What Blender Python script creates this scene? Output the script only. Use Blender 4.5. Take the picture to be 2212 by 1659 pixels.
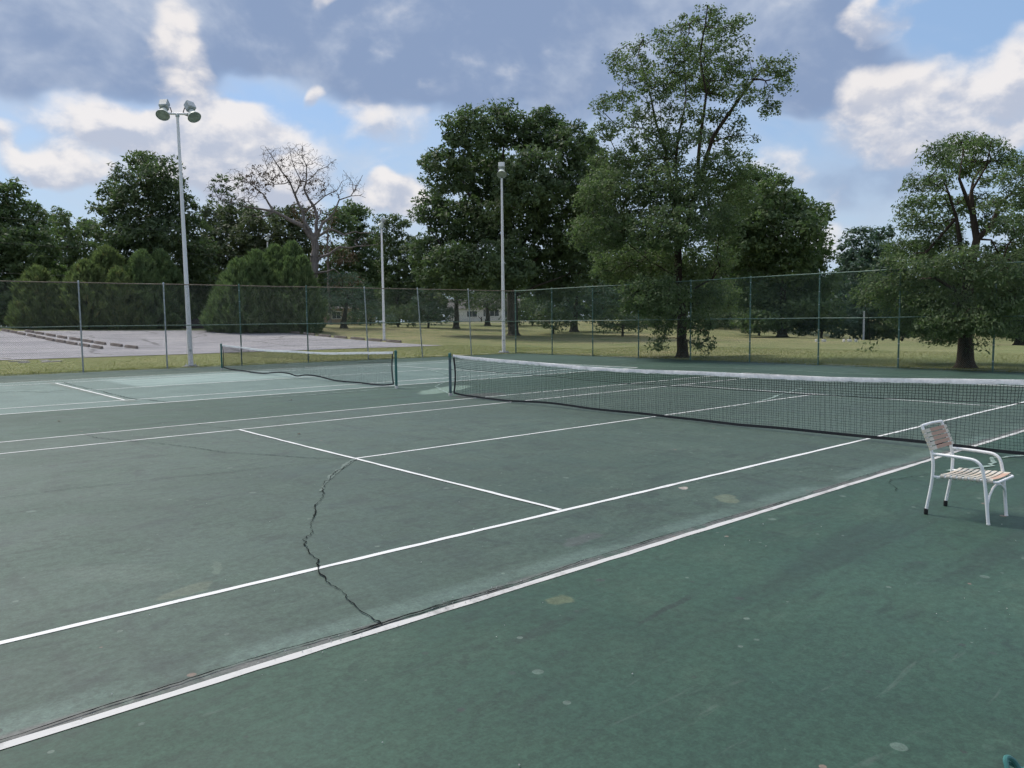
import bpy, math, random
import numpy as np
from mathutils import Vector, Matrix

for o in list(bpy.data.objects):
    bpy.data.objects.remove(o)
scene = bpy.context.scene
COL = scene.collection
rad = math.radians

# ------------------------------------------------------------------ camera
CAM = np.array([-11.760, -9.545, 1.888])
YAW, PITCH, ROLL, FPX = 0.85604, -0.08089, -0.01122, 1682.4   # focal length for a 2212 px wide frame
FW, FH = 2212.0, 1659.0

def cam_axes():
    cy, sy, cp, sp = math.cos(YAW), math.sin(YAW), math.cos(PITCH), math.sin(PITCH)
    f = np.array([cy*cp, sy*cp, sp]); r0 = np.array([sy, -cy, 0.0]); u0 = np.cross(r0, f)
    return (r0*math.cos(ROLL)+u0*math.sin(ROLL), -r0*math.sin(ROLL)+u0*math.cos(ROLL), f)
CR, CU, CF = cam_axes()
cd = bpy.data.cameras.new('camera'); cam = bpy.data.objects.new('camera', cd); COL.objects.link(cam)
cd.sensor_width = 36.0; cd.lens = FPX*36.0/FW; cd.clip_start = 0.05; cd.clip_end = 6000
m = Matrix(((CR[0], CU[0], -CF[0], CAM[0]), (CR[1], CU[1], -CF[1], CAM[1]), (CR[2], CU[2], -CF[2], CAM[2]), (0, 0, 0, 1)))
cam.matrix_world = m
scene.camera = cam

# ------------------------------------------------------------------ render look
scene.view_settings.view_transform = 'Standard'
scene.view_settings.look = 'None'
scene.view_settings.gamma = 1.0
scene.view_settings.use_curve_mapping = False
scene.view_settings.exposure = 0.9
cy_ = scene.cycles
cy_.use_adaptive_sampling = True; cy_.adaptive_threshold = 0.03; cy_.adaptive_min_samples = 32; cy_.time_limit = 600
cy_.use_denoising = True
cy_.max_bounces = 6; cy_.diffuse_bounces = 3; cy_.glossy_bounces = 2; cy_.transmission_bounces = 3; cy_.transparent_max_bounces = 4
cy_.caustics_reflective = False; cy_.caustics_refractive = False

SUN_AZ, SUN_EL = rad(98), rad(56)          # ahead and to the left, behind thin cloud
sun_dir = Vector((math.cos(SUN_AZ)*math.cos(SUN_EL), math.sin(SUN_AZ)*math.cos(SUN_EL), math.sin(SUN_EL)))

# ------------------------------------------------------------------ node helper
class NT:
    def __init__(s, tree):
        s.t = tree; s.n = tree.nodes; s.l = tree.links
        s.n.clear()
    def node(s, kind, **kw):
        nd = s.n.new(kind)
        for k, v in kw.items(): setattr(nd, k, v)
        return nd
    def put(s, sock, v):
        if v is None: return
        if hasattr(v, 'is_output') or isinstance(v, bpy.types.NodeSocket): s.l.new(v, sock)
        else:
            if isinstance(v, (tuple, list)) and len(v) == 3 and sock.type == 'RGBA': v = (*v, 1)
            sock.default_value = v
    def math(s, op, a, b=None, c=None, clamp=False):
        nd = s.node('ShaderNodeMath', operation=op); nd.use_clamp = clamp
        for i, v in enumerate((a, b, c)): s.put(nd.inputs[i], v)
        return nd.outputs[0]
    def add(s, a, b): return s.math('ADD', a, b)
    def sub(s, a, b): return s.math('SUBTRACT', a, b)
    def mul(s, a, b): return s.math('MULTIPLY', a, b)
    def vmath(s, op, a, b=None):
        nd = s.node('ShaderNodeVectorMath', operation=op)
        s.put(nd.inputs[0], a); s.put(nd.inputs[1], b); return nd.outputs[0]
    def sep(s, v):
        nd = s.node('ShaderNodeSeparateXYZ'); s.put(nd.inputs[0], v); return nd.outputs
    def comb(s, x, y, z):
        nd = s.node('ShaderNodeCombineXYZ')
        for i, v in enumerate((x, y, z)): s.put(nd.inputs[i], v)
        return nd.outputs[0]
    def noise(s, vec, scale=1.0, detail=4.0, rough=0.55, dist=0.0, col=False):
        nd = s.node('ShaderNodeTexNoise')
        s.put(nd.inputs['Vector'], vec); nd.inputs['Scale'].default_value = scale
        nd.inputs['Detail'].default_value = detail; nd.inputs['Roughness'].default_value = rough
        nd.inputs['Distortion'].default_value = dist
        return nd.outputs['Color' if col else 'Fac']
    def voro(s, vec, scale, feat='F1', out='Distance', rnd=1.0):
        nd = s.node('ShaderNodeTexVoronoi', feature=feat)
        s.put(nd.inputs['Vector'], vec); nd.inputs['Scale'].default_value = scale; nd.inputs['Randomness'].default_value = rnd
        return nd.outputs[out]
    def smooth(s, v, a, b, lo=0.0, hi=1.0):
        nd = s.node('ShaderNodeMapRange', interpolation_type='SMOOTHSTEP')
        s.put(nd.inputs[0], v)
        for i, x in enumerate((a, b, lo, hi)): nd.inputs[i+1].default_value = x
        return nd.outputs[0]
    def mix(s, fac, a, b, blend='MIX'):
        nd = s.node('ShaderNodeMix', data_type='RGBA', blend_type=blend)
        s.put(nd.inputs[0], fac); s.put(nd.inputs[6], a); s.put(nd.inputs[7], b)
        return nd.outputs[2]
    def scale_vec(s, v, sc):
        return s.vmath('MULTIPLY', v, sc)
    def box(s, x, y, x0, x1, y0, y1, e=0.01):
        a = s.mul(s.smooth(x, x0-e, x0+e), s.smooth(x, x1-e, x1+e, 1, 0))
        b = s.mul(s.smooth(y, y0-e, y0+e), s.smooth(y, y1-e, y1+e, 1, 0))
        return s.mul(a, b)
    def blob(s, x, y, cx, cy, rx, ry, ang=0.0):
        dx, dy = s.sub(x, cx), s.sub(y, cy)
        c, sn = math.cos(ang), math.sin(ang)
        a = s.mul(s.add(s.mul(dx, c), s.mul(dy, sn)), 1/rx)
        b = s.mul(s.add(s.mul(dx, -sn), s.mul(dy, c)), 1/ry)
        return s.math('POWER', 2.7183, s.mul(s.add(s.mul(a, a), s.mul(b, b)), -1.0))
    def bump(s, h, strength=0.3, dist=0.01):
        nd = s.node('ShaderNodeBump'); nd.inputs['Strength'].default_value = strength; nd.inputs['Distance'].default_value = dist
        s.put(nd.inputs['Height'], h); return nd.outputs[0]

# ------------------------------------------------------------------ sky
world = bpy.data.worlds.new('World'); scene.world = world; world.use_nodes = True
w = NT(world.node_tree)
geo = w.node('ShaderNodeTexCoord').outputs['Generated']
sky = w.node('ShaderNodeTexSky', sky_type='NISHITA')
sky.sun_disc = False; sky.sun_elevation = SUN_EL; sky.sun_rotation = math.atan2(sun_dir.x, sun_dir.y)
sky.air_density = 1.0; sky.dust_density = 1.2; sky.ozone_density = 1.6
d = w.sep(geo)
STR = 0.075
# bearing (deg, + to the right of the court diagonal) and elevation (deg)
az = w.math('ARCTAN2', d[1], d[0])
U = w.mul(w.sub(YAW, az), 57.29578)
V = w.mul(w.math('ARCSINE', d[2]), 57.29578)
pd = w.vmath('MULTIPLY', geo, (1.0, 1.0, 1.45))
wn = w.noise(pd, 7.0, 3, 0.6, col=True)
uv = w.comb(U, V, 0.0)
wv = w.vmath('MULTIPLY', w.vmath('SUBTRACT', wn, (0.5, 0.5, 0.5)), (10.0, 6.0, 0.0))
uvw = w.vmath('ADD', uv, wv)
def bsum(lst, shade=False):
    tot = None; shd = None
    for (u, v, su, sv, k, a) in lst:
        mp = w.node('ShaderNodeMapping', vector_type='TEXTURE')
        w.put(mp.inputs['Vector'], uvw); mp.inputs['Location'].default_value = (u, v, 0); mp.inputs['Rotation'].default_value = (0, 0, rad(a)); mp.inputs['Scale'].default_value = (su, sv, 1)
        dt = w.node('ShaderNodeVectorMath', operation='DOT_PRODUCT'); w.put(dt.inputs[0], mp.outputs[0]); w.put(dt.inputs[1], mp.outputs[0])
        mr = w.node('ShaderNodeMapRange', interpolation_type='SMOOTHSTEP'); w.put(mr.inputs[0], dt.outputs['Value'])
        for i_, x_ in enumerate((0.0, 2.4, k, 0.0)): mr.inputs[i_+1].default_value = x_
        tot = mr.outputs[0] if tot is None else w.add(tot, mr.outputs[0])
        if shade:
            t_ = w.mul(mr.outputs[0], w.sep(mp.outputs[0])[1]); shd = t_ if shd is None else w.add(shd, t_)
    return (tot, shd) if shade else tot
grey = bsum([(-28, 19.5, 10, 4.2, 1.0, 0), (-8, 19.5, 10.5, 4.0, 1.0, -6), (8, 19, 13, 3.8, .9, 0), (20, 16.8, 7.0, 3.6, 1.0, -25), (8, 13, 9, 2.2, .4, 0), (24, 9, 6, 2.0, .5, 0), (-33, 15, 4, 2, .4, 0)])
white, wshade = bsum([(-22.6, 16.4, 1.7, 3.4, .85, 8), (-25, 12.8, 5.5, 1.9, .85, 0), (-18, 11.0, 6.0, 2.5, 1.0, -14), (-25, 10.2, 5, 1.3, .5, 0),
              (-33.3, 10.9, 2.2, 1.1, 1.0, 0), (-30.6, 9.0, 1.5, 1.1, .8, 0), (-28.4, 9.2, 1.0, 1.2, .8, 0), (-26.8, 12.3, .8, .8, .7, 0),
              (-8.5, 8.6, 1.9, 1.4, 1.0, 0), (-8.5, 14.2, 2.8, 1.7, .55, -20), (-13.4, 15.6, .9, .9, .8, 0), (-13.2, 20.8, .9, .6, .6, 0),
              (26, 12.8, 3.8, 2.5, 1.05, 15), (29.5, 10.6, 2.5, 1.2, .7, 0), (34, 14.4, 3.6, 3.0, 1.1, 25), (24.5, 19.0, 1.5, 1.6, .8, 20), (18, 9.6, 2.2, 1.2, .6, 0),
              (21, 5.5, 4, 1.6, .6, 0), (30, 21.5, 5, 1.2, .6, 0)], True)
gen = w.noise(pd, 2.6, 4, 0.56)
fine = w.noise(pd, 15.0, 6, 0.54, .15)
fine_s = w.noise(w.vmath('ADD', pd, (-0.006, 0.004, 0.020)), 15.0, 5, 0.54, .15)
relief = w.sub(fine, fine_s)
out = w.smooth(w.math('MAXIMUM', w.math('ABSOLUTE', U), w.mul(V, 1.5)), 36, 50)       # the same broken cover goes on all round
gG = w.add(w.add(grey, w.mul(w.sub(fine, 0.5), 0.55)), w.mul(out, w.mul(w.sub(gen, 0.42), 5.0)))
gW = w.add(w.add(white, w.mul(w.sub(fine, 0.5), 1.7)), w.mul(out, w.mul(w.sub(gen, 0.46), 5.0)))
covG = w.smooth(gG, 0.02, 0.85)
covW = w.smooth(gW, 0.10, 0.95)
S = 1/STR
def sc(c): return tuple(x*S for x in c)
blue = w.mix(0.55, w.mix(1.0, sky.outputs[0], (0.90, 0.98, 1.08), 'MULTIPLY'), sc((0.175, 0.270, 0.405)))
blue = w.mix(w.smooth(V, 2, 15, .8, 0), blue, sc((0.285, 0.352, 0.430)))
veil = w.noise(pd, 4.5, 5, .6, .5)
blue = w.mix(w.smooth(veil, .40, .68, .05, .62), blue, sc((0.300, 0.345, 0.410)))
gcol = w.mix(w.smooth(w.add(w.mul(fine, .4), w.mul(veil, .6)), 0.45, 0.66), sc((0.134, 0.178, 0.272)), sc((0.245, 0.283, 0.358)))
gcol = w.mix(w.smooth(covG, 0.2, 0.95, 1, 0), gcol, sc((0.262, 0.300, 0.375)))
light = w.add(w.mul(w.smooth(relief, -0.18, 0.18), .55), w.add(w.smooth(wshade, -.9, .9, 0, .50), w.mul(out, .1)))
wcol = w.mix(w.smooth(light, 0.20, .85), sc((0.270, 0.292, 0.352)), sc((0.492, 0.470, 0.460)))
skyc = w.mix(w.mul(covG, 0.92), blue, gcol)
skyc = w.mix(w.mul(covW, 0.90), skyc, wcol)
skyc = w.mix(w.smooth(d[2], -0.03, -0.005), sc((0.07, 0.085, 0.07)), skyc)
bg = w.node('ShaderNodeBackground'); w.put(bg.inputs[0], skyc); bg.inputs[1].default_value = STR
wo = w.node('ShaderNodeOutputWorld'); w.l.new(bg.outputs[0], wo.inputs[0])
world.cycles.sampling_method = 'MANUAL'; world.cycles.sample_map_resolution = 256

sl = bpy.data.lights.new('sun', 'SUN'); sl.energy = 1.85; sl.angle = rad(17); sl.color = (1.0, 0.93, 0.83)
so = bpy.data.objects.new('sun', sl); COL.objects.link(so)
so.rotation_euler = (-sun_dir).to_track_quat('-Z', 'Y').to_euler(); so.location = (0, 0, 60)

# ------------------------------------------------------------------ object helpers
def tag(o, label=None, cat=None, group=None, kind=None):
    if label: o['label'] = label
    if cat: o['category'] = cat
    if group: o['group'] = group
    if kind: o['kind'] = kind
    return o
def empty(name, loc=(0, 0, 0), rz=0.0):
    o = bpy.data.objects.new(name, None); COL.objects.link(o); o.location = loc; o.rotation_euler = (0, 0, rz)
    o.empty_display_size = 0.2
    return o
def mesh_obj(name, verts, faces, mat, parent=None, smooth=False):
    me = bpy.data.meshes.new(name); me.from_pydata([tuple(v) for v in verts], [], [tuple(f) for f in faces]); me.update()
    if smooth: me.polygons.foreach_set('use_smooth', [True]*len(me.polygons))
    if mat: me.materials.append(mat)
    o = bpy.data.objects.new(name, me); COL.objects.link(o)
    if parent: o.parent = parent
    return o
def np_mesh(name, V_, F_, mat, parent=None, tint=None, smooth=False):
    V_ = np.asarray(V_, np.float32); F_ = np.asarray(F_, np.int32); k = F_.shape[1]
    me = bpy.data.meshes.new(name)
    me.vertices.add(len(V_)); me.vertices.foreach_set('co', V_.ravel())
    me.loops.add(F_.size); me.loops.foreach_set('vertex_index', F_.ravel())
    me.polygons.add(len(F_)); me.polygons.foreach_set('loop_start', np.arange(0, F_.size, k, dtype=np.int32))
    me.update(calc_edges=True)
    if smooth: me.polygons.foreach_set('use_smooth', np.ones(len(F_), bool))
    if tint is not None:
        a = me.attributes.new('tint', 'FLOAT', 'FACE'); a.data.foreach_set('value', np.asarray(tint, np.float32))
    if mat: me.materials.append(mat)
    o = bpy.data.objects.new(name, me); COL.objects.link(o)
    if parent: o.parent = parent
    return o
class MB:
    """collects boxes, tubes and lathes into one mesh"""
    def __init__(s): s.v = []; s.f = []
    def addm(s, vs, fs):
        b = len(s.v); s.v += [tuple(p) for p in vs]; s.f += [tuple(i+b for i in f) for f in fs]
    def box(s, c, sz, rz=0.0, M=None, bev=0.0):
        hx, hy, hz_ = sz[0]/2, sz[1]/2, sz[2]/2
        if bev > 0:
            b = min(bev, hx*.9, hy*.9)
            ring = [(-hx+b, -hy), (hx-b, -hy), (hx, -hy+b), (hx, hy-b), (hx-b, hy), (-hx+b, hy), (-hx, hy-b), (-hx, -hy+b)]
            vs = []
            for z, k in ((-hz_, 1.0), (hz_-b, 1.0), (hz_, 0)):
                for (x, y) in ring:
                    if k == 0: vs.append((x*(1-b/hx*.8), y*(1-b/hy*.8), z))
                    else: vs.append((x, y, z))
            fs = [tuple(range(7, -1, -1)), tuple(range(16, 24))]
            for l in range(2):
                for i in range(8):
                    j = (i+1) % 8; fs.append((l*8+i, l*8+j, l*8+8+j, l*8+8+i))
        else:
            vs = [(x, y, z) for z in (-hz_, hz_) for (x, y) in ((-hx, -hy), (hx, -hy), (hx, hy), (-hx, hy))]
            fs = [(3, 2, 1, 0), (4, 5, 6, 7), (0, 1, 5, 4), (1, 2, 6, 5), (2, 3, 7, 6), (3, 0, 4, 7)]
        c = Vector(c); R = M if M is not None else Matrix.Rotation(rz, 3, 'Z')
        s.addm([c + R @ Vector(p) for p in vs], fs)
        return s
    def tube(s, pts, r, n=10, caps=True, closed=False):
        pts = [Vector(p) for p in pts]; N = len(pts)
        rs = r if isinstance(r, (list, tuple)) else [r]*N
        vs = []; ref = None
        for i, p in enumerate(pts):
            if closed: t = pts[(i+1) % N]-pts[i-1]
            else: t = pts[min(i+1, N-1)]-pts[max(i-1, 0)]
            t.normalize()
            if ref is None:
                ref = Vector((0, 0, 1)) if abs(t.z) < .9 else Vector((1, 0, 0))
            a = (ref - t*ref.dot(t)).normalized(); b = t.cross(a); ref = a
            for k in range(n):
                an = 2*math.pi*k/n
                vs.append(p + (a*math.cos(an)+b*math.sin(an))*rs[i])
        fs = []
        for i in range(N if closed else N-1):
            for k in range(n):
                j = (k+1) % n; i2 = (i+1) % N
                fs.append((i*n+k, i*n+j, i2*n+j, i2*n+k))
        if caps and not closed:
            fs.append(tuple(range(n-1, -1, -1))); fs.append(tuple((N-1)*n+k for k in range(n)))
        s.addm(vs, fs); return s
    def lathe(s, prof, n=20, M=None, c=(0, 0, 0)):
        """prof: (r, z) pairs along local z"""
        vs = []; fs = []
        for (r, z) in prof:
            for k in range(n):
                an = 2*math.pi*k/n; vs.append(Vector((r*math.cos(an), r*math.sin(an), z)))
        for i in range(len(prof)-1):
            for k in range(n):
                j = (k+1) % n; fs.append((i*n+k, i*n+j, (i+1)*n+j, (i+1)*n+k))
        if M is not None: vs = [M @ v for v in vs]
        c = Vector(c); s.addm([v+c for v in vs], fs); return s
    def build(s, name, mat, parent=None, smooth=False):
        return mesh_obj(name, s.v, s.f, mat, parent, smooth)
def shade_auto(o, ang=40):
    me = o.data
    me.polygons.foreach_set('use_smooth', [True]*len(me.polygons))
    try: me.set_sharp_from_angle(angle=rad(ang))
    except Exception: pass
    return o
def arc(pts, steps=6, r=0.06):
    """round the corners of a polyline"""
    P_ = [Vector(p) for p in pts]; out_ = [P_[0]]
    for i in range(1, len(P_)-1):
        a, b, c = P_[i-1], P_[i], P_[i+1]
        ra = min(r, (a-b).length*.49, (c-b).length*.49)
        p0 = b+(a-b).normalized()*ra; p1 = b+(c-b).normalized()*ra
        for k in range(steps+1):
            t = k/steps; out_.append(p0*(1-t)**2 + b*2*t*(1-t) + p1*t*t)
    out_.append(P_[-1]); return out_

# ------------------------------------------------------------------ materials
def new_mat(name):
    mt = bpy.data.materials.new(name); mt.use_nodes = True
    n = NT(mt.node_tree)
    o = n.node('ShaderNodeOutputMaterial'); p = n.node('ShaderNodeBsdfPrincipled')
    n.l.new(p.outputs[0], o.inputs[0]); n.out = o; n.p = p
    n.pos = n.node('ShaderNodeNewGeometry').outputs['Position']
    n.obj = n.node('ShaderNodeTexCoord').outputs['Object']
    return mt, n
def paint(name, col, rough=0.5, var=0.25, scale=8.0, dirt=None, metal=0.0, bump=0.05, dscale=3.0, dth=(0.52, 0.7), spec=0.4):
    mt, n = new_mat(name)
    v = n.noise(n.obj, scale, 5, 0.6)
    c = n.mix(n.smooth(v, 0.3, 0.7), tuple(x*(1-var) for x in col), tuple(min(1, x*(1+var*.6)) for x in col))
    if dirt:
        dm = n.smooth(n.noise(n.obj, dscale, 7, 0.65), dth[0], dth[1])
        c = n.mix(dm, c, dirt)
    n.put(n.p.inputs['Base Color'], c)
    n.p.inputs['Roughness'].default_value = rough; n.p.inputs['Metallic'].default_value = metal
    n.p.inputs['Specular IOR Level'].default_value = spec
    if bump: n.put(n.p.inputs['Normal'], n.bump(n.noise(n.obj, scale*6, 4), bump, 0.01))
    return mt

def court_material():
    mt, n = new_mat('court_acrylic')
    x, y, z = n.sep(n.pos)
    wob = n.noise(n.pos, 1.3, 4, .6, col=True); ws = n.sep(wob)
    xw = n.add(x, n.mul(n.sub(ws[0], .5), .5)); yw = n.add(y, n.mul(n.sub(ws[1], .5), .5))
    in1 = n.box(x, y, -11.95, 11.95, -5.50, 5.50, .012)
    in2 = n.box(x, y, -11.87, 12.03, 10.26, 21.26, .012)
    big = n.noise(n.pos, 0.22, 6, .62, .4)
    med = n.noise(n.pos, 1.1, 7, .62, .3)
    strk = n.noise(n.scale_vec(n.pos, (.18, 2.2, 1)), 1.0, 6, .65, .5)
    strk2 = n.noise(n.scale_vec(n.pos, (2.6, .5, 1)), 1.2, 6, .6, .8)
    fine = n.noise(n.pos, 55, 4, .7)
    outer = n.mix(n.smooth(big, .3, .7), (.023, .060, .041), (.037, .085, .059))
    outer = n.mix(n.smooth(strk, .5, .72), outer, (.024, .050, .038))
    outer = n.mix(n.mul(n.smooth(med, .52, .75), .6), outer, (.058, .106, .078))
    inner = n.mix(n.smooth(big, .3, .7), (.044, .077, .060), (.060, .100, .078))
    inner = n.mix(n.mul(n.smooth(strk2, .5, .75), .65), inner, (.036, .055, .048))
    msk = n.smooth(n.noise(n.pos, .55, 4, .6, .6), .36, .66)
    med2 = n.add(n.mul(n.sub(n.noise(n.scale_vec(n.pos, (2.3, 4.2, 1)), 1.0, 8, .74, .9), .5), n.add(.45, n.mul(msk, .9))), .5)
    inner = n.mix(n.mul(n.smooth(med2, .48, .64), .7), inner, (.033, .053, .046))
    outer = n.mix(n.mul(n.smooth(med2, .48, .66), .65), outer, (.022, .046, .036))
    inner = n.mix(n.mul(n.smooth(med2, .30, .46, 1, 0), .4), inner, (.074, .110, .090))
    inner = n.mix(n.mul(n.smooth(med, .55, .8), .6), inner, (.078, .120, .098))
    teal = n.mix(n.smooth(med, .35, .7), (.082, .138, .122), (.125, .190, .172))
    pale = n.mul(n.box(xw, yw, -4.8, 1.2, 15.9, 20.6, .25), n.smooth(strk, .32, .55))
    teal = n.mix(n.mul(pale, .75), teal, (.26, .355, .335))
    pale2 = n.mul(n.box(xw, yw, -12, -6.6, 17.2, 21.2, .5), n.smooth(med, .45, .65))
    teal = n.mix(n.mul(pale2, .45), teal, (.16, .23, .21))
    c = n.mix(in1, outer, inner); c = n.mix(in2, c, teal)
    # darker sealed strip along the far fence and worn pale edge at the alley joint
    edge = n.smooth(n.math('ABSOLUTE', n.add(y, 5.28)), .02, .20, 1, 0)
    edge = n.mul(edge, n.smooth(n.noise(n.scale_vec(n.pos, (.9, .9, 1)), 1.0, 5), .36, .56))
    c = n.mix(n.mul(edge, .7), c, (.105, .160, .138))
    edge2 = n.smooth(n.math('ABSOLUTE', n.add(y, 5.41)), .015, .075, 1, 0)
    edge2 = n.mul(edge2, n.smooth(n.noise(n.scale_vec(n.pos, (1.3, 1.3, 1)), 1.0, 6, .7), .40, .55))
    c = n.mix(n.mul(edge2, .85), c, (.125, .125, .122))
    # spilled / peeled patches with their own outline
    for (cx, cy, rx, ry, a, col, k) in ((-9.97, -3.93, .26, .10, .7, (.120, .145, .100), .5), (-8.17, -5.92, .14, .09, .3, (.105, .130, .072), .7), (-4.75, -4.95, .26, .16, .8, (.145, .175, .115), .6),
                                     (-9.6, -3.5, .20, .05, 1.2, (.11, .155, .12), .5), (-10.2, -3.2, .55, .22, 2.2, (.10, .140, .115), .3), (-4.70, -4.33, .12, .05, .2, (.34, .31, .28), .95),
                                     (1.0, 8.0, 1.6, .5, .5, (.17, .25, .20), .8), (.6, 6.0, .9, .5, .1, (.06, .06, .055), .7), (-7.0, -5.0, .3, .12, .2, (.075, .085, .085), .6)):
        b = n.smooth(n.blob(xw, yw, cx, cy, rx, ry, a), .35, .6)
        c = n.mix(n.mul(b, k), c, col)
    # dark mildew streaks on the outer apron, running with the lines
    for (cx, cy, rx, ry, a, k) in ((-7.6, -6.42, .75, .035, .16, .75), (-8.5, -6.15, .42, .07, .10, .7), (-6.2, -6.9, .9, .04, .14, .5), (-9.1, -6.75, .35, .06, .3, .5), (-5.0, -6.55, .9, .06, .05, .4), (-6.9, -7.6, .5, .05, .2, .4)):
        b = n.smooth(n.blob(xw, n.add(y, n.mul(n.sub(ws[1], .5), .12)), cx, cy, rx, ry, a), .25, .75)
        b = n.mul(b, n.smooth(med, .38, .58))
        c = n.mix(n.mul(b, k), c, (.022, .040, .034))
    # scattered scabs: pale, dark, rusty
    v1 = n.node('ShaderNodeTexVoronoi', feature='F1'); n.put(v1.inputs['Vector'], n.pos); v1.inputs['Scale'].default_value = 2.9
    r1 = n.sep(v1.outputs['Color'])
    m1 = n.mul(n.math('LESS_THAN', n.add(v1.outputs['Distance'], n.mul(n.sub(fine, .5), .05)), n.mul(r1[0], .13)), n.math('GREATER_THAN', r1[1], .30))
    c = n.mix(n.mul(m1, n.smooth(r1[2], 0, 1, .06, .38)), c, (.17, .225, .195))
    v2 = n.node('ShaderNodeTexVoronoi', feature='F1'); n.put(v2.inputs['Vector'], n.vmath('ADD', n.pos, (3.3, 7.7, 0))); v2.inputs['Scale'].default_value = 2.3
    r2 = n.sep(v2.outputs['Color'])
    m2 = n.mul(n.math('LESS_THAN', n.add(v2.outputs['Distance'], n.mul(n.sub(fine, .5), .06)), n.mul(r2[0], .085)), n.math('GREATER_THAN', r2[1], .35))
    c = n.mix(n.mul(m2, .7), c, (.035, .045, .043))
    v3 = n.node('ShaderNodeTexVoronoi', feature='F1'); n.put(v3.inputs['Vector'], n.vmath('ADD', n.pos, (1.7, 2.1, 0))); v3.inputs['Scale'].default_value = 2.2
    r3 = n.sep(v3.outputs['Color'])
    dist3 = n.add(v3.outputs['Distance'], n.mul(n.sub(fine, .5), .03))
    m3 = n.mul(n.math('LESS_THAN', dist3, n.add(.015, n.mul(r3[0], .055))), n.math('GREATER_THAN', r3[1], .52))
    c = n.mix(n.mul(m3, .8), c, n.mix(n.math('LESS_THAN', dist3, .014), (.21, .155, .125), (.06, .055, .05)))
    v4 = n.node('ShaderNodeTexVoronoi', feature='F1'); n.put(v4.inputs['Vector'], n.scale_vec(n.pos, (4, 4, 1))); v4.inputs['Scale'].default_value = 1.4
    r4 = n.sep(v4.outputs['Color'])
    m4 = n.mul(n.math('LESS_THAN', v4.outputs['Distance'], n.mul(r4[0], .14)), n.math('GREATER_THAN', r4[2], .55))
    c = n.mix(n.mul(m4, .5), c, n.mix(n.math('GREATER_THAN', r4[1], .6), (.16, .21, .18), (.04, .055, .05)))
    c = n.mix(1.0, c, n.mix(n.smooth(fine, .25, .75), (.78, .78, .78), (1.22, 1.22, 1.22)), 'MULTIPLY')
    grit = n.noise(n.pos, 16, 5, .75)
    c = n.mix(1.0, c, n.mix(n.smooth(grit, .34, .66), (.80, .80, .80), (1.2, 1.2, 1.2)), 'MULTIPLY')
    scf = n.noise(n.scale_vec(n.pos, (1.2, 9, 1)), 1.0, 7, .72, 1.2)
    c = n.mix(n.mul(n.smooth(scf, .60, .72), .35), c, (.11, .145, .125))
    n.put(n.p.inputs['Base Color'], c)
    n.put(n.p.inputs['Roughness'], n.smooth(med, .3, .7, .54, .70))
    n.p.inputs['Specular IOR Level'].default_value = .44
    n.put(n.p.inputs['Normal'], n.bump(n.add(fine, n.mul(med, 1.5)), .22, .004))
    return mt
def line_material(name, col, worn, wear=(.56, .72), rough=.6):
    mt, n = new_mat(name)
    a = n.noise(n.pos, 7, 8, .7); b = n.noise(n.scale_vec(n.pos, (.6, .6, 1)), 1, 3)
    fl = n.smooth(n.add(n.mul(a, .7), n.mul(b, .3)), wear[0], wear[1])
    c = n.mix(fl, n.mix(n.noise(n.pos, 2.5, 5), tuple(k*.86 for k in col), col), worn)
    n.put(n.p.inputs['Base Color'], c); n.p.inputs['Roughness'].default_value = rough; n.p.inputs['Specular IOR Level'].default_value = .3
    n.put(n.p.inputs['Normal'], n.bump(n.noise(n.pos, 70, 3), .2, .003))
    return mt
def lawn_material():
    mt, n = new_mat('lawn_grass')
    big = n.noise(n.pos, .045, 5, .6); med = n.noise(n.pos, .35, 6, .65, .4); fine = n.noise(n.pos, 9, 6, .75)
    strk = n.noise(n.scale_vec(n.pos, (.5, 1.6, 1)), .8, 6, .7, .6)
    c = n.mix(n.smooth(big, .35, .65), (.168, .180, .088), (.235, .215, .125))
    c = n.mix(n.smooth(med, .42, .68), c, (.130, .160, .070))
    c = n.mix(n.mul(n.smooth(strk, .52, .75), .7), c, (.265, .240, .150))
    x, y, z = n.sep(n.pos)
    # shaggier, greener sward beyond the side fence and in the strip before the parking lot
    gr = n.mul(n.smooth(y, 2, 20, 1, 0), n.smooth(x, 17, 20))
    c = n.mix(n.mul(gr, .6), c, (.205, .232, .112))
    st = n.mul(n.smooth(y, 25.5, 27), n.smooth(y, 41, 44, 1, 0)); st = n.mul(st, n.smooth(x, 10, 20, 1, 0))
    c = n.mix(n.mul(st, .65), c, n.mix(n.smooth(strk, .4, .65), (.190, .222, .105), (.285, .282, .145)))
    c = n.mix(1.0, c, n.mix(n.smooth(fine, .25, .75), (.80, .80, .80), (1.5, 1.5, 1.42)), 'MULTIPLY')
    n.put(n.p.inputs['Base Color'], c); n.p.inputs['Roughness'].default_value = .95; n.p.inputs['Specular IOR Level'].default_value = .1
    n.put(n.p.inputs['Normal'], n.bump(n.add(fine, n.mul(strk, .8)), .9, .06))
    return mt
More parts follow.
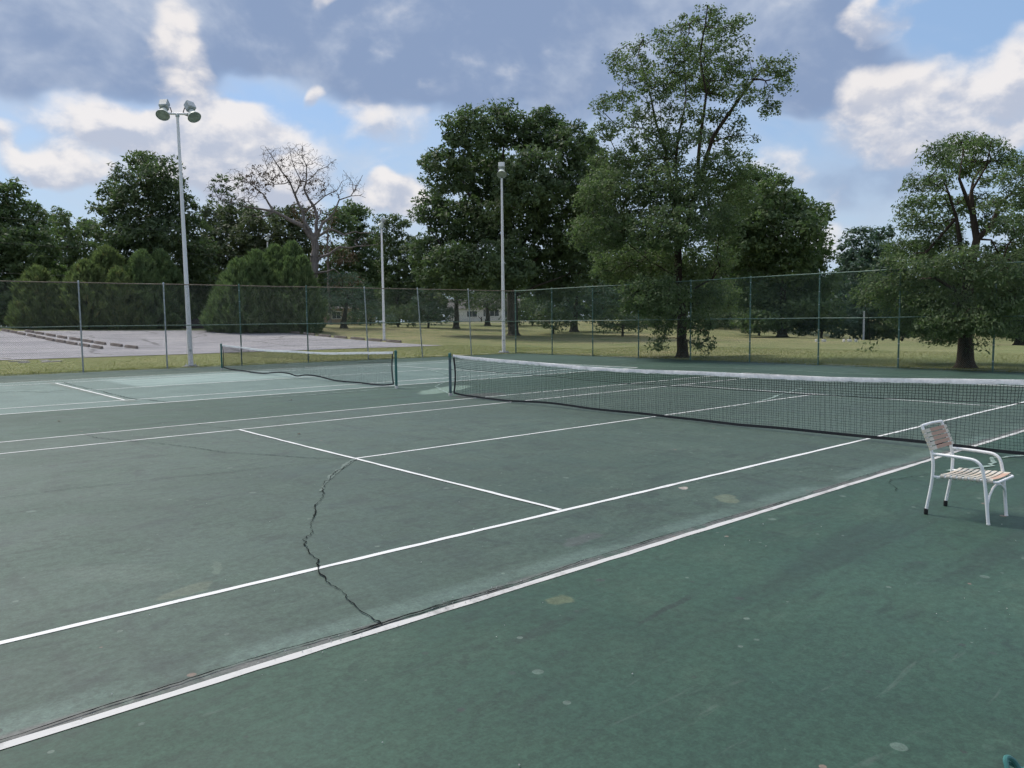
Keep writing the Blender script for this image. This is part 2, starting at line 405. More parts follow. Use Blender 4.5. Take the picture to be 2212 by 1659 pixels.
def asphalt_material(name, c0, c1):
    mt, n = new_mat(name)
    med = n.noise(n.pos, .25, 6, .6, .5); fine = n.noise(n.pos, 12, 5, .7); sk = n.noise(n.scale_vec(n.pos, (.12, .9, 1)), 1, 6, .65, .8)
    c = n.mix(n.smooth(med, .3, .7), c0, c1)
    c = n.mix(n.mul(n.smooth(sk, .56, .62), .55), c, tuple(k*.62 for k in c0))
    cr = n.voro(n.vmath('ADD', n.pos, n.scale_vec(n.noise(n.pos, .6, 4, col=True), (1.5, 1.5, 0))), .13, 'DISTANCE_TO_EDGE')
    c = n.mix(n.mul(n.math('LESS_THAN', cr, .012), .6), c, (.05, .05, .05))
    c = n.mix(1.0, c, n.mix(fine, (.8, .8, .8), (1.2, 1.2, 1.2)), 'MULTIPLY')
    n.put(n.p.inputs['Base Color'], c); n.p.inputs['Roughness'].default_value = .85; n.p.inputs['Specular IOR Level'].default_value = .25
    n.put(n.p.inputs['Normal'], n.bump(fine, .4, .01))
    return mt
def leaf_material(name, a, b, trans=.35, c=None):
    """a..b: leaf colours picked by the per-leaf tint"""
    mt = bpy.data.materials.new(name); mt.use_nodes = True; n = NT(mt.node_tree)
    o = n.node('ShaderNodeOutputMaterial')
    t = n.node('ShaderNodeAttribute', attribute_name='tint').outputs['Fac']
    col = n.mix(t, a, b)
    if c: col = n.mix(n.smooth(t, .84, .97), col, c)
    df = n.node('ShaderNodeBsdfPrincipled'); n.put(df.inputs['Base Color'], col); df.inputs['Roughness'].default_value = .6; df.inputs['Specular IOR Level'].default_value = .3
    tr = n.node('ShaderNodeBsdfTranslucent'); n.put(tr.inputs[0], n.mix(1.0, col, (1.05, 1.28, .78), 'MULTIPLY'))
    mx = n.node('ShaderNodeMixShader'); mx.inputs[0].default_value = trans
    n.l.new(df.outputs[0], mx.inputs[1]); n.l.new(tr.outputs[0], mx.inputs[2]); n.l.new(mx.outputs[0], o.inputs[0])
    return mt
def bark_material(name, a, b, rough=.9):
    mt, n = new_mat(name)
    v = n.noise(n.scale_vec(n.pos, (6, 6, .9)), 1.0, 6, .7, .6)
    n.put(n.p.inputs['Base Color'], n.mix(n.smooth(v, .3, .7), a, b)); n.p.inputs['Roughness'].default_value = rough; n.p.inputs['Specular IOR Level'].default_value = .15
    n.put(n.p.inputs['Normal'], n.bump(v, .8, .05))
    return mt
M = {}
M['court'] = court_material()
M['line'] = line_material('court_line_white', (.78, .79, .79), (.30, .34, .32), (.56, .74))
M['line_worn'] = line_material('court_line_weathered', (.60, .60, .59), (.27, .27, .26), (.48, .70))
M['line_far'] = line_material('court_line_faded', (.80, .82, .81), (.34, .42, .39), (.58, .74))
M['filler'] = line_material('crack_filler', (.30, .40, .36), (.13, .19, .17), (.46, .60))
M['filler2'] = line_material('faint_crack_filler', (.150, .195, .170), (.10, .14, .12), (.46, .60))
M['crack'] = paint('crack_dirt', (.012, .014, .014), .95, .4, 20, spec=.05)
M['crack_thin'] = paint('hairline_dirt', (.030, .042, .040), .95, .4, 20, spec=.05)
M['lawn'] = lawn_material()
M['lot'] = asphalt_material('old_asphalt', (.255, .252, .272), (.350, .340, .355))
M['road'] = asphalt_material('road_asphalt', (.15, .15, .16), (.2, .2, .21))
M['galv'] = paint('galvanised_steel', (.42, .46, .48), .45, .25, 9, metal=.55, dirt=(.26, .27, .25))
M['green_post'] = paint('green_fence_paint', (.085, .165, .135), .5, .25, 9, dirt=(.20, .25, .235), dscale=4)
M['green_rail'] = paint('green_rail_paint', (.13, .21, .165), .5, .25, 9, dirt=(.26, .27, .20), dscale=2)
M['rust_rail'] = paint('rusted_rail', (.20, .155, .115), .7, .35, 5, dirt=(.30, .27, .22), dscale=1.5)
M['wire'] = paint('green_chain_link', (.095, .145, .122), .55, .25, 12)
M['wire_galv'] = paint('grey_chain_link', (.10, .115, .115), .5, .25, 12, metal=.3)
M['pole'] = paint('white_pole_paint', (.80, .79, .82), .42, .05, 2, dirt=(.52, .51, .53), dscale=1.2, dth=(.6, .8))
M['lamp'] = paint('lamp_housing_paint', (.44, .48, .50), .5, .18, 6, dirt=(.30, .33, .33))
M['lens'] = paint('dusty_lamp_glass', (.34, .39, .40), .35, .3, 6, spec=.5)
M['reflector'] = paint('reflector_rim', (.55, .60, .57), .4, .15, 6)
M['dark_metal'] = paint('dark_bracket', (.03, .028, .035), .6, .3, 8)
M['concrete'] = paint('concrete', (.34, .325, .30), .9, .25, 5, dirt=(.22, .21, .19), bump=.3)
M['block'] = paint('weathered_wheel_stop', (.20, .165, .145), .9, .3, 4, dirt=(.36, .33, .29), dscale=2.2, bump=.3)
M['net_cord'] = paint('net_cord', (.016, .020, .026), .8, .3, 20)
M['net_tape'] = paint('net_headband', (.78, .78, .80), .75, .10, 14, dirt=(.60, .60, .63), dscale=9, bump=.5)
M['net_edge'] = paint('net_black_binding', (.016, .018, .022), .7, .3, 10)
M['post_teal'] = paint('net_post_teal', (.035, .145, .125), .45, .25, 5, dirt=(.13, .17, .18), dscale=6)
M['post_worn'] = paint('net_post_worn', (.10, .145, .16), .45, .3, 6, dirt=(.04, .15, .13), dscale=5)
M['post_white'] = paint('worn_primer', (.5, .49, .47), .7, .2, 6)
M['chair'] = paint('chair_white_enamel', (.90, .90, .90), .32, .04, 6, dirt=(.76, .76, .75), dscale=5, dth=(.62, .85), spec=.5)
M['foot'] = paint('chair_black_foot', (.012, .012, .012), .6, .2, 10)
M['rope'] = paint('tie_cord', (.05, .055, .06), .8, .2, 10)
M['bark'] = bark_material('oak_bark', (.030, .026, .022), (.085, .075, .064))
M['bark2'] = bark_material('brown_bark', (.028, .022, .017), (.075, .058, .044))
M['bark_dead'] = bark_material('bare_grey_bark', (.115, .100, .094), (.250, .222, .210))
M['oak_leaf'] = leaf_material('oak_leaf', (0.056, 0.089, 0.047), (0.134, 0.184, 0.090), .35)
M['locust_leaf'] = leaf_material('locust_leaf', (0.078, 0.118, 0.063), (0.164, 0.213, 0.103), .42)
M['tall_leaf'] = leaf_material('tall_tree_leaf', (0.077, 0.114, 0.058), (0.164, 0.209, 0.103), .42)
M['maple_leaf'] = leaf_material('maple_leaf', (0.061, 0.102, 0.048), (0.142, 0.192, 0.088), .38)
M['dark_leaf'] = leaf_material('dark_leaf', (0.053, 0.084, 0.045), (0.125, 0.167, 0.079), .35)
M['blue_leaf'] = leaf_material('bluish_leaf', (0.048, 0.087, 0.069), (0.106, 0.158, 0.116), .30)
M['olive_leaf'] = leaf_material('olive_leaf', (0.061, 0.082, 0.045), (0.124, 0.150, 0.077), .35)
M['rust_leaf'] = leaf_material('withered_leaf', (.050, .034, .026), (.115, .068, .048), .30)
M['juniper'] = leaf_material('juniper_spray', (.088, .128, .060), (.215, .255, .118), .36, (.28, .23, .10))
M['juniper_dark'] = leaf_material('dark_juniper_spray', (.082, .130, .064), (.196, .252, .124), .36)
M['grass'] = leaf_material('grass_blade', (.150, .170, .060), (.280, .255, .115), .45)

# ------------------------------------------------------------------ terrain
def smst(x, a, b):
    t = np.clip((x-a)/(b-a), 0, 1); return t*t*(3-2*t)
def ramp_(x, a, wd):
    t = (x-a)/wd
    return wd*np.where(t < 0, 0, np.where(t < 1, t*t/2, t-.5))
def hgt(x, y):
    x = np.asarray(x, float); y = np.asarray(y, float)
    dx = np.maximum(x-18, 0); dy = np.maximum(y-27, 0)
    up = .00088*np.maximum(dy-5, 0)**2; up = up/(1+(up/1.85)**4)**.25
    z = up*(1-.35*smst(x, 25, 60)) + .011*ramp_(dx, 4, 8)*smst(dy, 5, 25)
    c = x-(41+(y-5)*.60)
    z = z-.055*ramp_(c, 0, 8)*(1-smst(y, 30, 62))
    return np.clip(z, -2.6, 1.95)
def hz_at(x, y): return float(hgt(x, y))
def axis(lo, hi, step, far):
    a = list(np.arange(lo, hi+.01, step)); k = step; l, h2 = lo, hi; pre = []; post = []
    while l > -far: k *= 1.5; l -= k; pre.append(l)
    k = step
    while h2 < far: k *= 1.5; h2 += k; post.append(h2)
    return np.array(pre[::-1]+a+post)
gx = axis(-40, 160, 2.0, 3000); gy = axis(-40, 190, 2.0, 3000)
X, Y = np.meshgrid(gx, gy, indexing='xy')
Z = hgt(X, Y)-.02
nx, ny = len(gx), len(gy)
idx = np.arange(nx*ny).reshape(ny, nx)
Fg = np.stack([idx[:-1, :-1], idx[:-1, 1:], idx[1:, 1:], idx[1:, :-1]], -1).reshape(-1, 4)
lawn = np_mesh('lawn', np.stack([X, Y, Z], -1).reshape(-1, 3), Fg, M['lawn'], smooth=True)
tag(lawn, kind='structure')

def ray(px, py): return CF + CR*(px-FW/2)/FPX - CU*(py-FH/2)/FPX
def bearing(px):
    r = ray(px, 690.0); k = math.hypot(r[0], r[1]); return np.array([r[0]/k, r[1]/k])
def spot(px, D):
    """ground point at a bearing and a distance (m) from the survey point"""
    b = bearing(px); x, y = CAM[0]+b[0]*D, CAM[1]+b[1]*D
    return np.array([x, y, hz_at(x, y)])
def point(px, py, D):
    r = ray(px, py); k = D/math.hypot(r[0], r[1]); return CAM+r*k

def sheet(name, poly, step, lift, mat):
    """polygon draped on the terrain (convex quad given as 4 corners, gridded)"""
    a, b, c, d_ = [np.array(p, float) for p in poly]
    n1 = max(2, int(max(np.linalg.norm(b-a), np.linalg.norm(c-d_))/step)); n2 = max(2, int(max(np.linalg.norm(d_-a), np.linalg.norm(c-b))/step))
    s, t = np.meshgrid(np.linspace(0, 1, n1+1), np.linspace(0, 1, n2+1))
    s = s[..., None]; t = t[..., None]
    q = (a*(1-s)+b*s)*(1-t)+(d_*(1-s)+c*s)*t
    rg = np.random.default_rng(5)
    jit = np.zeros_like(q); jit[0] = rg.normal(0, .10, (n1+1, 2)); jit[-1] = rg.normal(0, .10, (n1+1, 2)); q = q+jit
    z = hgt(q[..., 0], q[..., 1])-.02+lift
    V_ = np.concatenate([q, z[..., None]], -1).reshape(-1, 3)
    ii = np.arange((n1+1)*(n2+1)).reshape(n2+1, n1+1)
    F_ = np.stack([ii[:-1, :-1], ii[:-1, 1:], ii[1:, 1:], ii[1:, :-1]], -1).reshape(-1, 4)
    return tag(np_mesh(name, V_, F_, mat, smooth=True), kind='structure')
sheet('parking_lot', [(-34, 41.8), (23.6, 39.4), (22.9, 69), (-34, 86)], 1.5, .03, M['lot'])
sheet('road', [(-60, 95), (26, 92), (27, 98), (-60, 102.5)], 2.0, .03, M['road'])
sheet('footpath', [(58, 92), (120, 66), (121, 68.4), (58, 95)], 2.0, .03, M['concrete'])

# ------------------------------------------------------------------ court
CX0, CX1, CY0, CY1 = -40.0, 18.45, -22.0, 26.05
rg = np.random.default_rng(2)
vs = []; fs = []
def edge_run(a, b, n_, amp):
    a = np.array(a, float); b = np.array(b, float); t = (b-a)/np.linalg.norm(b-a); nrm = np.array([-t[1], t[0]])
    return [a+(b-a)*k/n_+nrm*rg.normal(0, amp) for k in range(n_)]
# right edge follows the right-hand fence line, far edge the left-hand one
ring = edge_run((CX0, CY0), (17.45, CY0), 20, .0)+edge_run((17.45+.35, CY0), (18.55, 24.9), 60, .04)+edge_run((18.55, 24.9), (CX0, 27.0), 90, .05)+edge_run((CX0, 27.0), (CX0, CY0), 20, 0)
nr = len(ring)
vs = [(p[0], p[1], 0.0) for p in ring]+[(p[0], p[1], -.12) for p in ring]
fs = [tuple(range(nr))]+[(i, i+nr, (i+1) % nr+nr, (i+1) % nr) for i in range(nr)]
court = tag(mesh_obj('tennis_court_surface', vs, fs, M['court']), kind='structure')

def strip(name, a, b, wd, mat, z=.004, parent=None, seg=.22, amp=.0035, seed=0, drop=0.0):
    r = np.random.default_rng(seed+int(abs(a[0]*31+a[1]*17+b[0]*7)*10) % 9999)
    a = np.array(a, float); b = np.array(b, float); L = np.linalg.norm(b-a); t = (b-a)/L; nr_ = np.array([-t[1], t[0]])
    n_ = max(2, int(L/seg)); V_ = []; F_ = []
    for k in range(n_+1):
        c = a+(b-a)*k/n_
        V_.append((*(c+nr_*(wd/2+r.normal(0, amp))), z)); V_.append((*(c-nr_*(wd/2+r.normal(0, amp))), z))
        if k and r.random() >= drop: F_.append((2*k-2, 2*k-1, 2*k+1, 2*k))
    o = mesh_obj(name, V_, F_, mat)
    if parent: o.parent = parent
    else: tag(o, kind='structure')
    return o
def court_lines(x0, yc, mats, wd=.052):
    hl, hw, sw, sv = 11.885, 5.485, 4.115, 6.40
    a, b = mats
    strip('sideline', (x0-hl, yc-hw), (x0+hl, yc-hw), wd+.012, b)
    strip('sideline', (x0-hl, yc+hw), (x0+hl, yc+hw), wd, a)
    strip('sideline', (x0-hl+.06, yc-sw), (x0+hl-.06, yc-sw), wd+.006, a)
    strip('sideline', (x0-hl+.06, yc+sw), (x0+hl-.06, yc+sw), wd, a)
    for s in (-1, 1):
        strip('service_line', (x0+s*sv, yc-sw+.03), (x0+s*sv, yc+sw-.03), wd, a, z=.0075)
        strip('baseline', (x0+s*hl, yc-hw+.03), (x0+s*hl, yc+hw-.03), .09, a, z=.0075)
        strip('centre_mark', (x0+s*(hl-.15), yc), (x0+s*(hl-.05), yc), wd, a)
    strip('centre_service_line', (x0-sv+.03, yc), (x0+sv-.03, yc), wd, a)
court_lines(0.0, 0.0, (M['line'], M['line_worn']))
court_lines(0.08, 15.75, (M['line_far'], M['line_far']), .062)

strip('crack_filler', (-6.30, 11.0), (-6.42, 20.6), .26, M['filler2'], z=.0032, amp=.05)
def crack(name, pts, w0, w1, mat, z=.011, amp=.02, seg=.045, seed=1, parent=None):
    r = np.random.default_rng(seed); P_ = [np.array(p, float) for p in pts]
    C_ = []
    for i in range(len(P_)-1):
        n_ = max(1, int(np.linalg.norm(P_[i+1]-P_[i])/seg))
        for k in range(n_): C_.append(P_[i]+(P_[i+1]-P_[i])*k/n_)
    C_.append(P_[-1]); C_ = np.array(C_); n_ = len(C_)
    jig = np.cumsum(r.normal(0, amp, (n_, 2)), 0)*.35; jig -= np.linspace(0, 1, n_)[:, None]*jig[-1]
    C_ = C_+r.normal(0, amp*.45, (n_, 2))+np.clip(jig, -.06, .06)
    V_ = []; F_ = []
    for k in range(n_):
        t = C_[min(k+1, n_-1)]-C_[max(k-1, 0)]; t = t/(np.linalg.norm(t)+1e-9); nn = np.array([-t[1], t[0]])
        wd = (w0+(w1-w0)*k/n_)*(.25+.7*r.random())*(1+.45*math.sin(k*.23+seed)*math.sin(k*.071+2*seed))/2*1.15
        V_ += [(*(C_[k]+nn*wd), z), (*(C_[k]-nn*wd), z)]
        if k: F_.append((2*k-2, 2*k-1, 2*k+1, 2*k))
    o = mesh_obj(name, V_, F_, mat)
    if parent: o.parent = parent
    else: tag(o, kind='structure')
    return o
MC = [(-6.41, -0.043), (-6.789, -0.441), (-7.209, -0.889), (-7.57, -1.367), (-7.743, -1.61), (-7.838, -1.839), (-7.945, -1.982), (-8.21, -2.43), (-8.48, -2.792), (-8.621, -3.104), (-8.774, -3.289), (-8.896, -3.59), (-8.976, -3.977), (-9.042, -4.121), (-9.107, -4.358), (-9.126, -4.535), (-9.153, -4.785), (-9.216, -5.052), (-9.254, -5.292), (-9.286, -5.43)]
crack('pavement_crack', MC, .010, .014, M['crack'], seed=3)
crack('crack_filler', MC[:5], .09, .05, M['filler2'], z=.0055, amp=.012, seed=9)
crack('pavement_crack', [(-6.41, -0.043), (-6.704, 0.298), (-7.042, 1.054), (-7.45, 1.737), (-7.666, 2.665), (-7.975, 3.69), (-8.289, 4.353), (-8.459, 4.814), (-8.58, 5.547)], .016, .014, M['crack_thin'], seed=4)
crack('pavement_crack', [(-6.536, 0.081), (-7.179, 0.173), (-8.007, 0.305), (-8.912, 0.488), (-9.797, 0.605), (-10.485, 0.574), (-11.5, .6)], .008, .010, M['crack_thin'], seed=5)
# joint that opened along the near sideline
jr = np.random.default_rng(8)
jx = np.linspace(-12.4, -.3, 42)
crack('joint_crack', [(x, -5.425+.022*math.sin(x*1.7)+jr.normal(0, .008)) for x in jx], .012, .010, M['crack'], amp=.006, seed=6)
crack('joint_crack', [(x, -5.412+jr.normal(0, .01)) for x in np.linspace(-9.5, -8.2, 9)], .018, .012, M['crack'], z=.0125, amp=.008, seed=7)
crack('pavement_crack', [(-6.43, 4.15), (-6.52, 4.6), (-6.7, 5.4)], .014, .010, M['crack_thin'], seed=11)
crack('pavement_crack', [(-3.2, -6.0), (-2.6, -5.7), (-1.9, -5.9), (-1.2, -6.3)], .010, .008, M['crack_thin'], seed=12)
crack('pavement_crack', [(-4.4, -4.15), (-3.9, -4.4), (-3.1, -4.5), (-2.3, -4.9)], .010, .006, M['crack_thin'], seed=13)
crack('pavement_crack', [(-6.05, 20.2), (-6.1, 18), (-6.02, 15), (-6.05, 13), (-6.02, 11.6), (-5.8, 10.9), (-5.7, 10.3)], .03, .03, M['crack_thin'], seed=14)
# pale filler smeared over older cracks near the net posts and on the far half
for i, pts in enumerate(([(.24, 6.75), (.9, 8.0), (1.4, 9.05), (2.4, 10.0), (4.1, 11.6), (5.7, 15.4)], [(1.4, 9.05), (-.5, 9.4), (-2.2, 9.3), (-3.5, 9.6)], [(2.6, -.2), (5.0, .35), (7.6, 1.0)],
                         [(2.8, 12.5), (5.5, 12.7), (9, 13.6), (12, 13.2)], [(13.0, 12), (14.2, 6), (13.6, 0), (14.5, -6)], [(-8.5, 19.8), (-8.2, 17.6), (-7.2, 16.0)], [(-1.6, -5.9), (-.9, -6.2), (-.2, -6.0), (.6, -6.4)], [(-10.4, 17.6), (-8.0, 17.0), (-6.6, 16.2)])):
    crack('crack_filler', pts, .06, .09, M['filler'], z=.0095, amp=.03, seg=.12, seed=20+i)

# ------------------------------------------------------------------ tennis nets
def tube_np(A, B, r0, r1, n=3):
    """many straight tapered prisms A->B"""
    A = np.asarray(A, float); B = np.asarray(B, float); N = len(A)
    r0 = np.broadcast_to(np.asarray(r0, float), (N,)); r1 = np.broadcast_to(np.asarray(r1, float), (N,))
    t = B-A; t = t/(np.linalg.norm(t, axis=1, keepdims=True)+1e-9)
    ref = np.where(np.abs(t[:, 2:3]) < .9, np.array([[0, 0, 1.0]]), np.array([[1.0, 0, 0]]))
    a = np.cross(ref, t); a /= np.linalg.norm(a, axis=1, keepdims=True)+1e-9; b = np.cross(t, a)
    an = np.arange(n)*2*np.pi/n
    off = a[:, None]*np.cos(an)[None, :, None]+b[:, None]*np.sin(an)[None, :, None]
    V0 = A[:, None]+off*r0[:, None, None]; V1 = B[:, None]+off*r1[:, None, None]
    V_ = np.concatenate([V0, V1], 1).reshape(-1, 3)
    base = (np.arange(N)*2*n)[:, None, None]
    k = np.arange(n); F_ = np.stack([k, (k+1) % n, (k+1) % n+n, k+n], -1)[None]+base
    return V_, F_.reshape(-1, 4)
def tennis_net(x0, y0, y1, label, seed, post_near, post_far, pucker=False):
    """net hung between posts at (x0,y0) and (x0,y1)"""
    r = np.random.default_rng(seed)
    root = empty('tennis_net', (x0, (y0+y1)/2, 0)); tag(root, label, 'tennis net', 'tennis nets strung across the courts')
    half = abs(y1-y0)/2; hn = half-.14                          # netting stops short of the posts
    ph = r.random(4)*6
    def top(s): return 1.055-.135*(1-(s/half)**2) + .012*np.sin(s*1.3+ph[0])*(1-(s/half)**2)
    def bot(s):
        v = .035+.02*np.sin(s*.9+ph[1])+.010*np.sin(s*2.3+ph[2])
        if pucker: v = v + .0-.05*np.exp(-((s+.4)/.35)**2)+.07*np.exp(-((s-.6)/1.3)**2)+.05*np.exp(-((s+1.6)/1.2)**2)
        e = np.clip((half-np.abs(s))/.9, 0, 1)
        return np.maximum(v, .022)+.06*(1-e)**2
    def xoff(s, f):                                            # f: 0 top, 1 bottom; netting hangs a little out of plane
        return -(.05*np.sin(s*.55+ph[3])+.04*np.sin(s*1.9+ph[1]))*f*(1-(s/half)**4)
    def pt(s, f):
        s = np.asarray(s, float); f = np.asarray(f, float)
        zt, zb = top(s)-.055, bot(s)+.03
        pinch = (1-.010*np.sin(np.pi*f)*np.clip((np.abs(s)-hn+.6)/.6, 0, 1))
        return np.stack([xoff(s, f), s*pinch, zt+(zb-zt)*f], -1)
    g = .045; ns = int(2*hn/g); rows = 21
    S_ = np.linspace(-hn, hn, ns+1); Fv = np.linspace(0, 1, rows+1)
    wob = np.cumsum(r.normal(0, .0025, (ns+1, rows+1)), 1); wob = np.clip(wob, -.02, .02)
    wz = .006*np.sin(S_*5.1+ph[2])[:, None]*np.sin(np.pi*Fv)[None]+r.normal(0, .0018, (ns+1, rows+1))
    G = pt(np.repeat(S_[:, None], rows+1, 1), np.repeat(Fv[None], ns+1, 0))
    G[..., 1] += wob; G[..., 2] += wz
    A, B, R = [], [], []
    vA, vB = G[:, :-1].reshape(-1, 3), G[:, 1:].reshape(-1, 3)
    vr = np.broadcast_to(np.where(np.arange(rows) < 6, .0027, .0020)[None], (ns+1, rows)).reshape(-1)
    hA, hB = G[:-1].reshape(-1, 3), G[1:].reshape(-1, 3)
    hr = np.broadcast_to(np.where(np.arange(rows+1) < 6, .0027, np.where(np.arange(rows+1) == 6, .0055, .0020))[None], (ns, rows+1)).reshape(-1)
    # doubled upper mesh: a second layer slightly shifted
    G2 = G[:, :7]+np.array([.006, .009, .006])
    dA, dB = G2[:, :-1].reshape(-1, 3), G2[:, 1:].reshape(-1, 3); eA, eB = G2[:-1].reshape(-1, 3), G2[1:].reshape(-1, 3)
    A = np.concatenate([vA, hA, dA, eA]); B = np.concatenate([vB, hB, dB, eB])
    R = np.concatenate([vr, hr, np.full(len(dA), .0012), np.full(len(eA), .0012)])
    V_, F_ = tube_np(A, B, R, R, 3)
    o = np_mesh('netting', V_, F_, M['net_cord'], root); o['kind'] = 'stuff'
    # headband: folded white tape, slightly puckered
    sh = np.linspace(-hn, hn, 150); Vb = []; Fb = []
    for i, s in enumerate(sh):
        t = top(s); p1 = r.normal(0, .0025); p2 = r.normal(0, .004)
        for (dx, dz) in ((-.010+p1, 0-.004), (-.006, .006), (.006, .006), (.010+p1, -.004), (.009+p2, -.062+p2), (-.009+p2, -.062+p2)):
            Vb.append((dx+float(xoff(s, 0)), s, t+dz))
    for i in range(len(sh)-1):
        for k in range(6):
            j = (k+1) % 6; Fb.append((i*6+k, i*6+j, i*6+6+j, i*6+6+k))
    Fb += [tuple(range(6)), tuple((len(sh)-1)*6+k for k in range(5, -1, -1))]
    shade_auto(mesh_obj('headband', Vb, Fb, M['net_tape'], root), 50)
    # bottom binding
    sb = np.linspace(-hn, hn, 120); C_ = pt(sb, np.ones_like(sb)); zb = bot(sb)
    Vb = []; Fb = []
    for i in range(len(sb)):
        for (dx, dz) in ((-.005, .045), (.005, .045), (.007, .0), (-.007, .0)):
            Vb.append((C_[i, 0]+dx, C_[i, 1], zb[i]+dz))
    for i in range(len(sb)-1):
        for k in range(4):
            j = (k+1) % 4; Fb.append((i*4+k, i*4+j, i*4+4+j, i*4+4+k))
    mesh_obj('bottom_binding', Vb, Fb, M['net_edge'], root)
    for sg in (-1, 1):
        side = [tuple(pt(sg*hn, f)) for f in np.linspace(0, 1, 9)]; side[0] = (side[0][0], side[0][1], side[0][2]+.055)
        Vb = []
        for p in side:
            for (dx, dy) in ((-.006, -.028), (.006, -.028), (.006, .028), (-.006, .028)): Vb.append((p[0]+dx, p[1]-sg*.012+dy, p[2]))
        Fb = [(i*4+k, i*4+(k+1) % 4, i*4+4+(k+1) % 4, i*4+4+k) for i in range(8) for k in range(4)]
        mesh_obj('side_binding', Vb, Fb, M['net_edge'], root)
        yp = sg*half
        for f in (.13, .36, .6, .98):
            q = pt(sg*hn, f); MB().tube([(q[0], q[1], q[2]), (0, yp-sg*.03, q[2]+.01)], .004, 5).build('tie_cord', M['rope'], root)
        q = pt(sg*hn, 0); MB().tube([(q[0], q[1], q[2]+.05), (0, yp-sg*.03, q[2]+.065)], .006, 5).build('cable_end', M['rope'], root)
        pm = post_far if sg > 0 else post_near
        b = MB().tube([(0, yp, -.05), (0, yp, 1.02)], .036, 16); po = shade_auto(b.build('post', pm, root))
        cp_ = MB().lathe([(.040, .98), (.040, 1.06), (.036, 1.085), (.02, 1.098), (.0, 1.10)], 16, c=(0, yp, 0)); shade_auto(cp_.build('post_cap', M['post_teal'], po))
        sl_ = MB().lathe([(.046, .0), (.046, .06), (.037, .075)], 16, c=(0, yp, 0)); shade_auto(sl_.build('sleeve', M['post_white'], po))
    return root
tennis_net(0.0, -6.75, 6.40, 'near black tennis net with white headband reaching the right edge, behind the chair', 1, M['post_teal'], M['post_worn'])
tennis_net(0.27, 9.35, 22.6, 'far black tennis net between two teal posts on the left court', 2, M['post_teal'], M['post_teal'], True)

# ------------------------------------------------------------------ chain-link fences
FHT = 3.63
def fence(name, label, p0, dirv, nb, bay, mats, group, first=0, lean=None, skip_first_post=False):
    """posts along dirv from p0; each bay has its own mesh panel and rails"""
    dv = np.array(dirv, float); dv /= np.linalg.norm(dv)
    root = empty(name, (p0[0], p0[1], 0), math.atan2(dv[1], dv[0]))
    tag(root, label, 'fence', group)
    lean = lean or {}
    def px_(k): return k*bay
    for k in range(nb+1):
        if skip_first_post and k == 0: continue
        l0, l1 = lean.get(k, (0, 0))
        pm = mats['post'](k)
        r_ = .040 if k in (0, nb) else .031
        b = MB().tube([(px_(k)-l0, .0, -.1), (px_(k)+l1, .0, FHT+.0)], r_, 12)
        po = shade_auto(b.build('post', pm, root))
        c_ = MB().lathe([(r_+.004, FHT-.03), (r_+.006, FHT+.02), (r_*.6, FHT+.055), (0, FHT+.065)], 10, c=(px_(k)+l1, 0, 0)); shade_auto(c_.build('post_cap', pm, po))
        cl = MB()
        for z in (.35, .9, 1.4, 1.87, 2.4, 2.9, 3.4):
            xx = px_(k)-l0+(l0+l1)*z/FHT
            cl.lathe([(r_+.003, z-.012), (r_+.006, z), (r_+.003, z+.012)], 8, c=(xx, 0, 0))
        cl.build('tie_band', M['galv'], po)['kind'] = 'stuff'
    rr = np.random.default_rng(nb+int(bay*10))
    for k in range(nb):
        a, c = px_(k), px_(k+1)
        sg = rr.normal(0, .012)
        b = MB().tube([(a, -.035, FHT-.02), ((a+c)/2, -.035, FHT-.02+sg), (c, -.035, FHT-.02)], .022, 10); shade_auto(b.build('top_rail', mats['top'](k), root))
        b = MB().tube([(a, -.035, 1.86), ((a+c)/2, -.035, 1.86+rr.normal(0, .01)), (c, -.035, 1.86)], .020, 10); shade_auto(b.build('middle_rail', mats['mid'](k), root))
        # diamond mesh: two families of wires, clipped to the bay
        z0, z1 = .03, FHT-.01; H_ = z1-z0; pitch = .0735
        st = np.arange(a-H_, c, pitch)
        A = []; B = []
        for sgn in (1, -1):
            for s0 in st:
                x0, x1_ = s0, s0+H_; t0 = max(0, (a-x0)/H_); t1 = min(1, (c-x0)/H_)
                if t1 <= t0: continue
                yy = .030+.004*sgn
                pa = (x0+t0*H_, yy, (z0+t0*H_) if sgn > 0 else (z1-t0*H_)); pb = (x0+t1*H_, yy, (z0+t1*H_) if sgn > 0 else (z1-t1*H_))
                A.append(pa); B.append(pb)
        V_, F_ = tube_np(A, B, .0021, .0021, 4)
        o = np_mesh('chain_link_mesh', V_, F_, mats['mesh'](k), root); o['kind'] = 'stuff'
        b = MB().tube([(a, .03, .05), ((a+c)/2, .03, .035), (c, .03, .05)], .004, 5); b.build('tension_wire', M['galv'], root)
    return root
CORNER = (18.2, 24.6)
BAYL = math.hypot(22.46, .85)/7; BAYR = math.hypot(.6, 25.0)/8
def leftpost(k): return M['galv'] if k in (1, 2, 3, 6, 7, 8, 9) else M['green_post']
fence('chain_link_fence', 'long chain link fence behind the left court with tan rusted top rail, parking lot beyond', CORNER, (-22.46, .85), 13, BAYL,
      dict(post=leftpost, top=lambda k: M['rust_rail'], mid=lambda k: M['green_rail'], mesh=lambda k: M['wire_galv'] if k >= 4 else M['wire']),
      'chain link fences round the courts', lean={1: (.02, .14), 2: (.03, .22), 3: (.02, .12)}, skip_first_post=True)
fence('chain_link_fence', 'long green chain link fence behind the right court, lawn and trees beyond', CORNER, (-.6, -25.0), 15, BAYR,
      dict(post=lambda k: M['green_post'], top=lambda k: M['green_rail'], mid=lambda k: M['green_rail'], mesh=lambda k: M['wire']),
      'chain link fences round the courts')

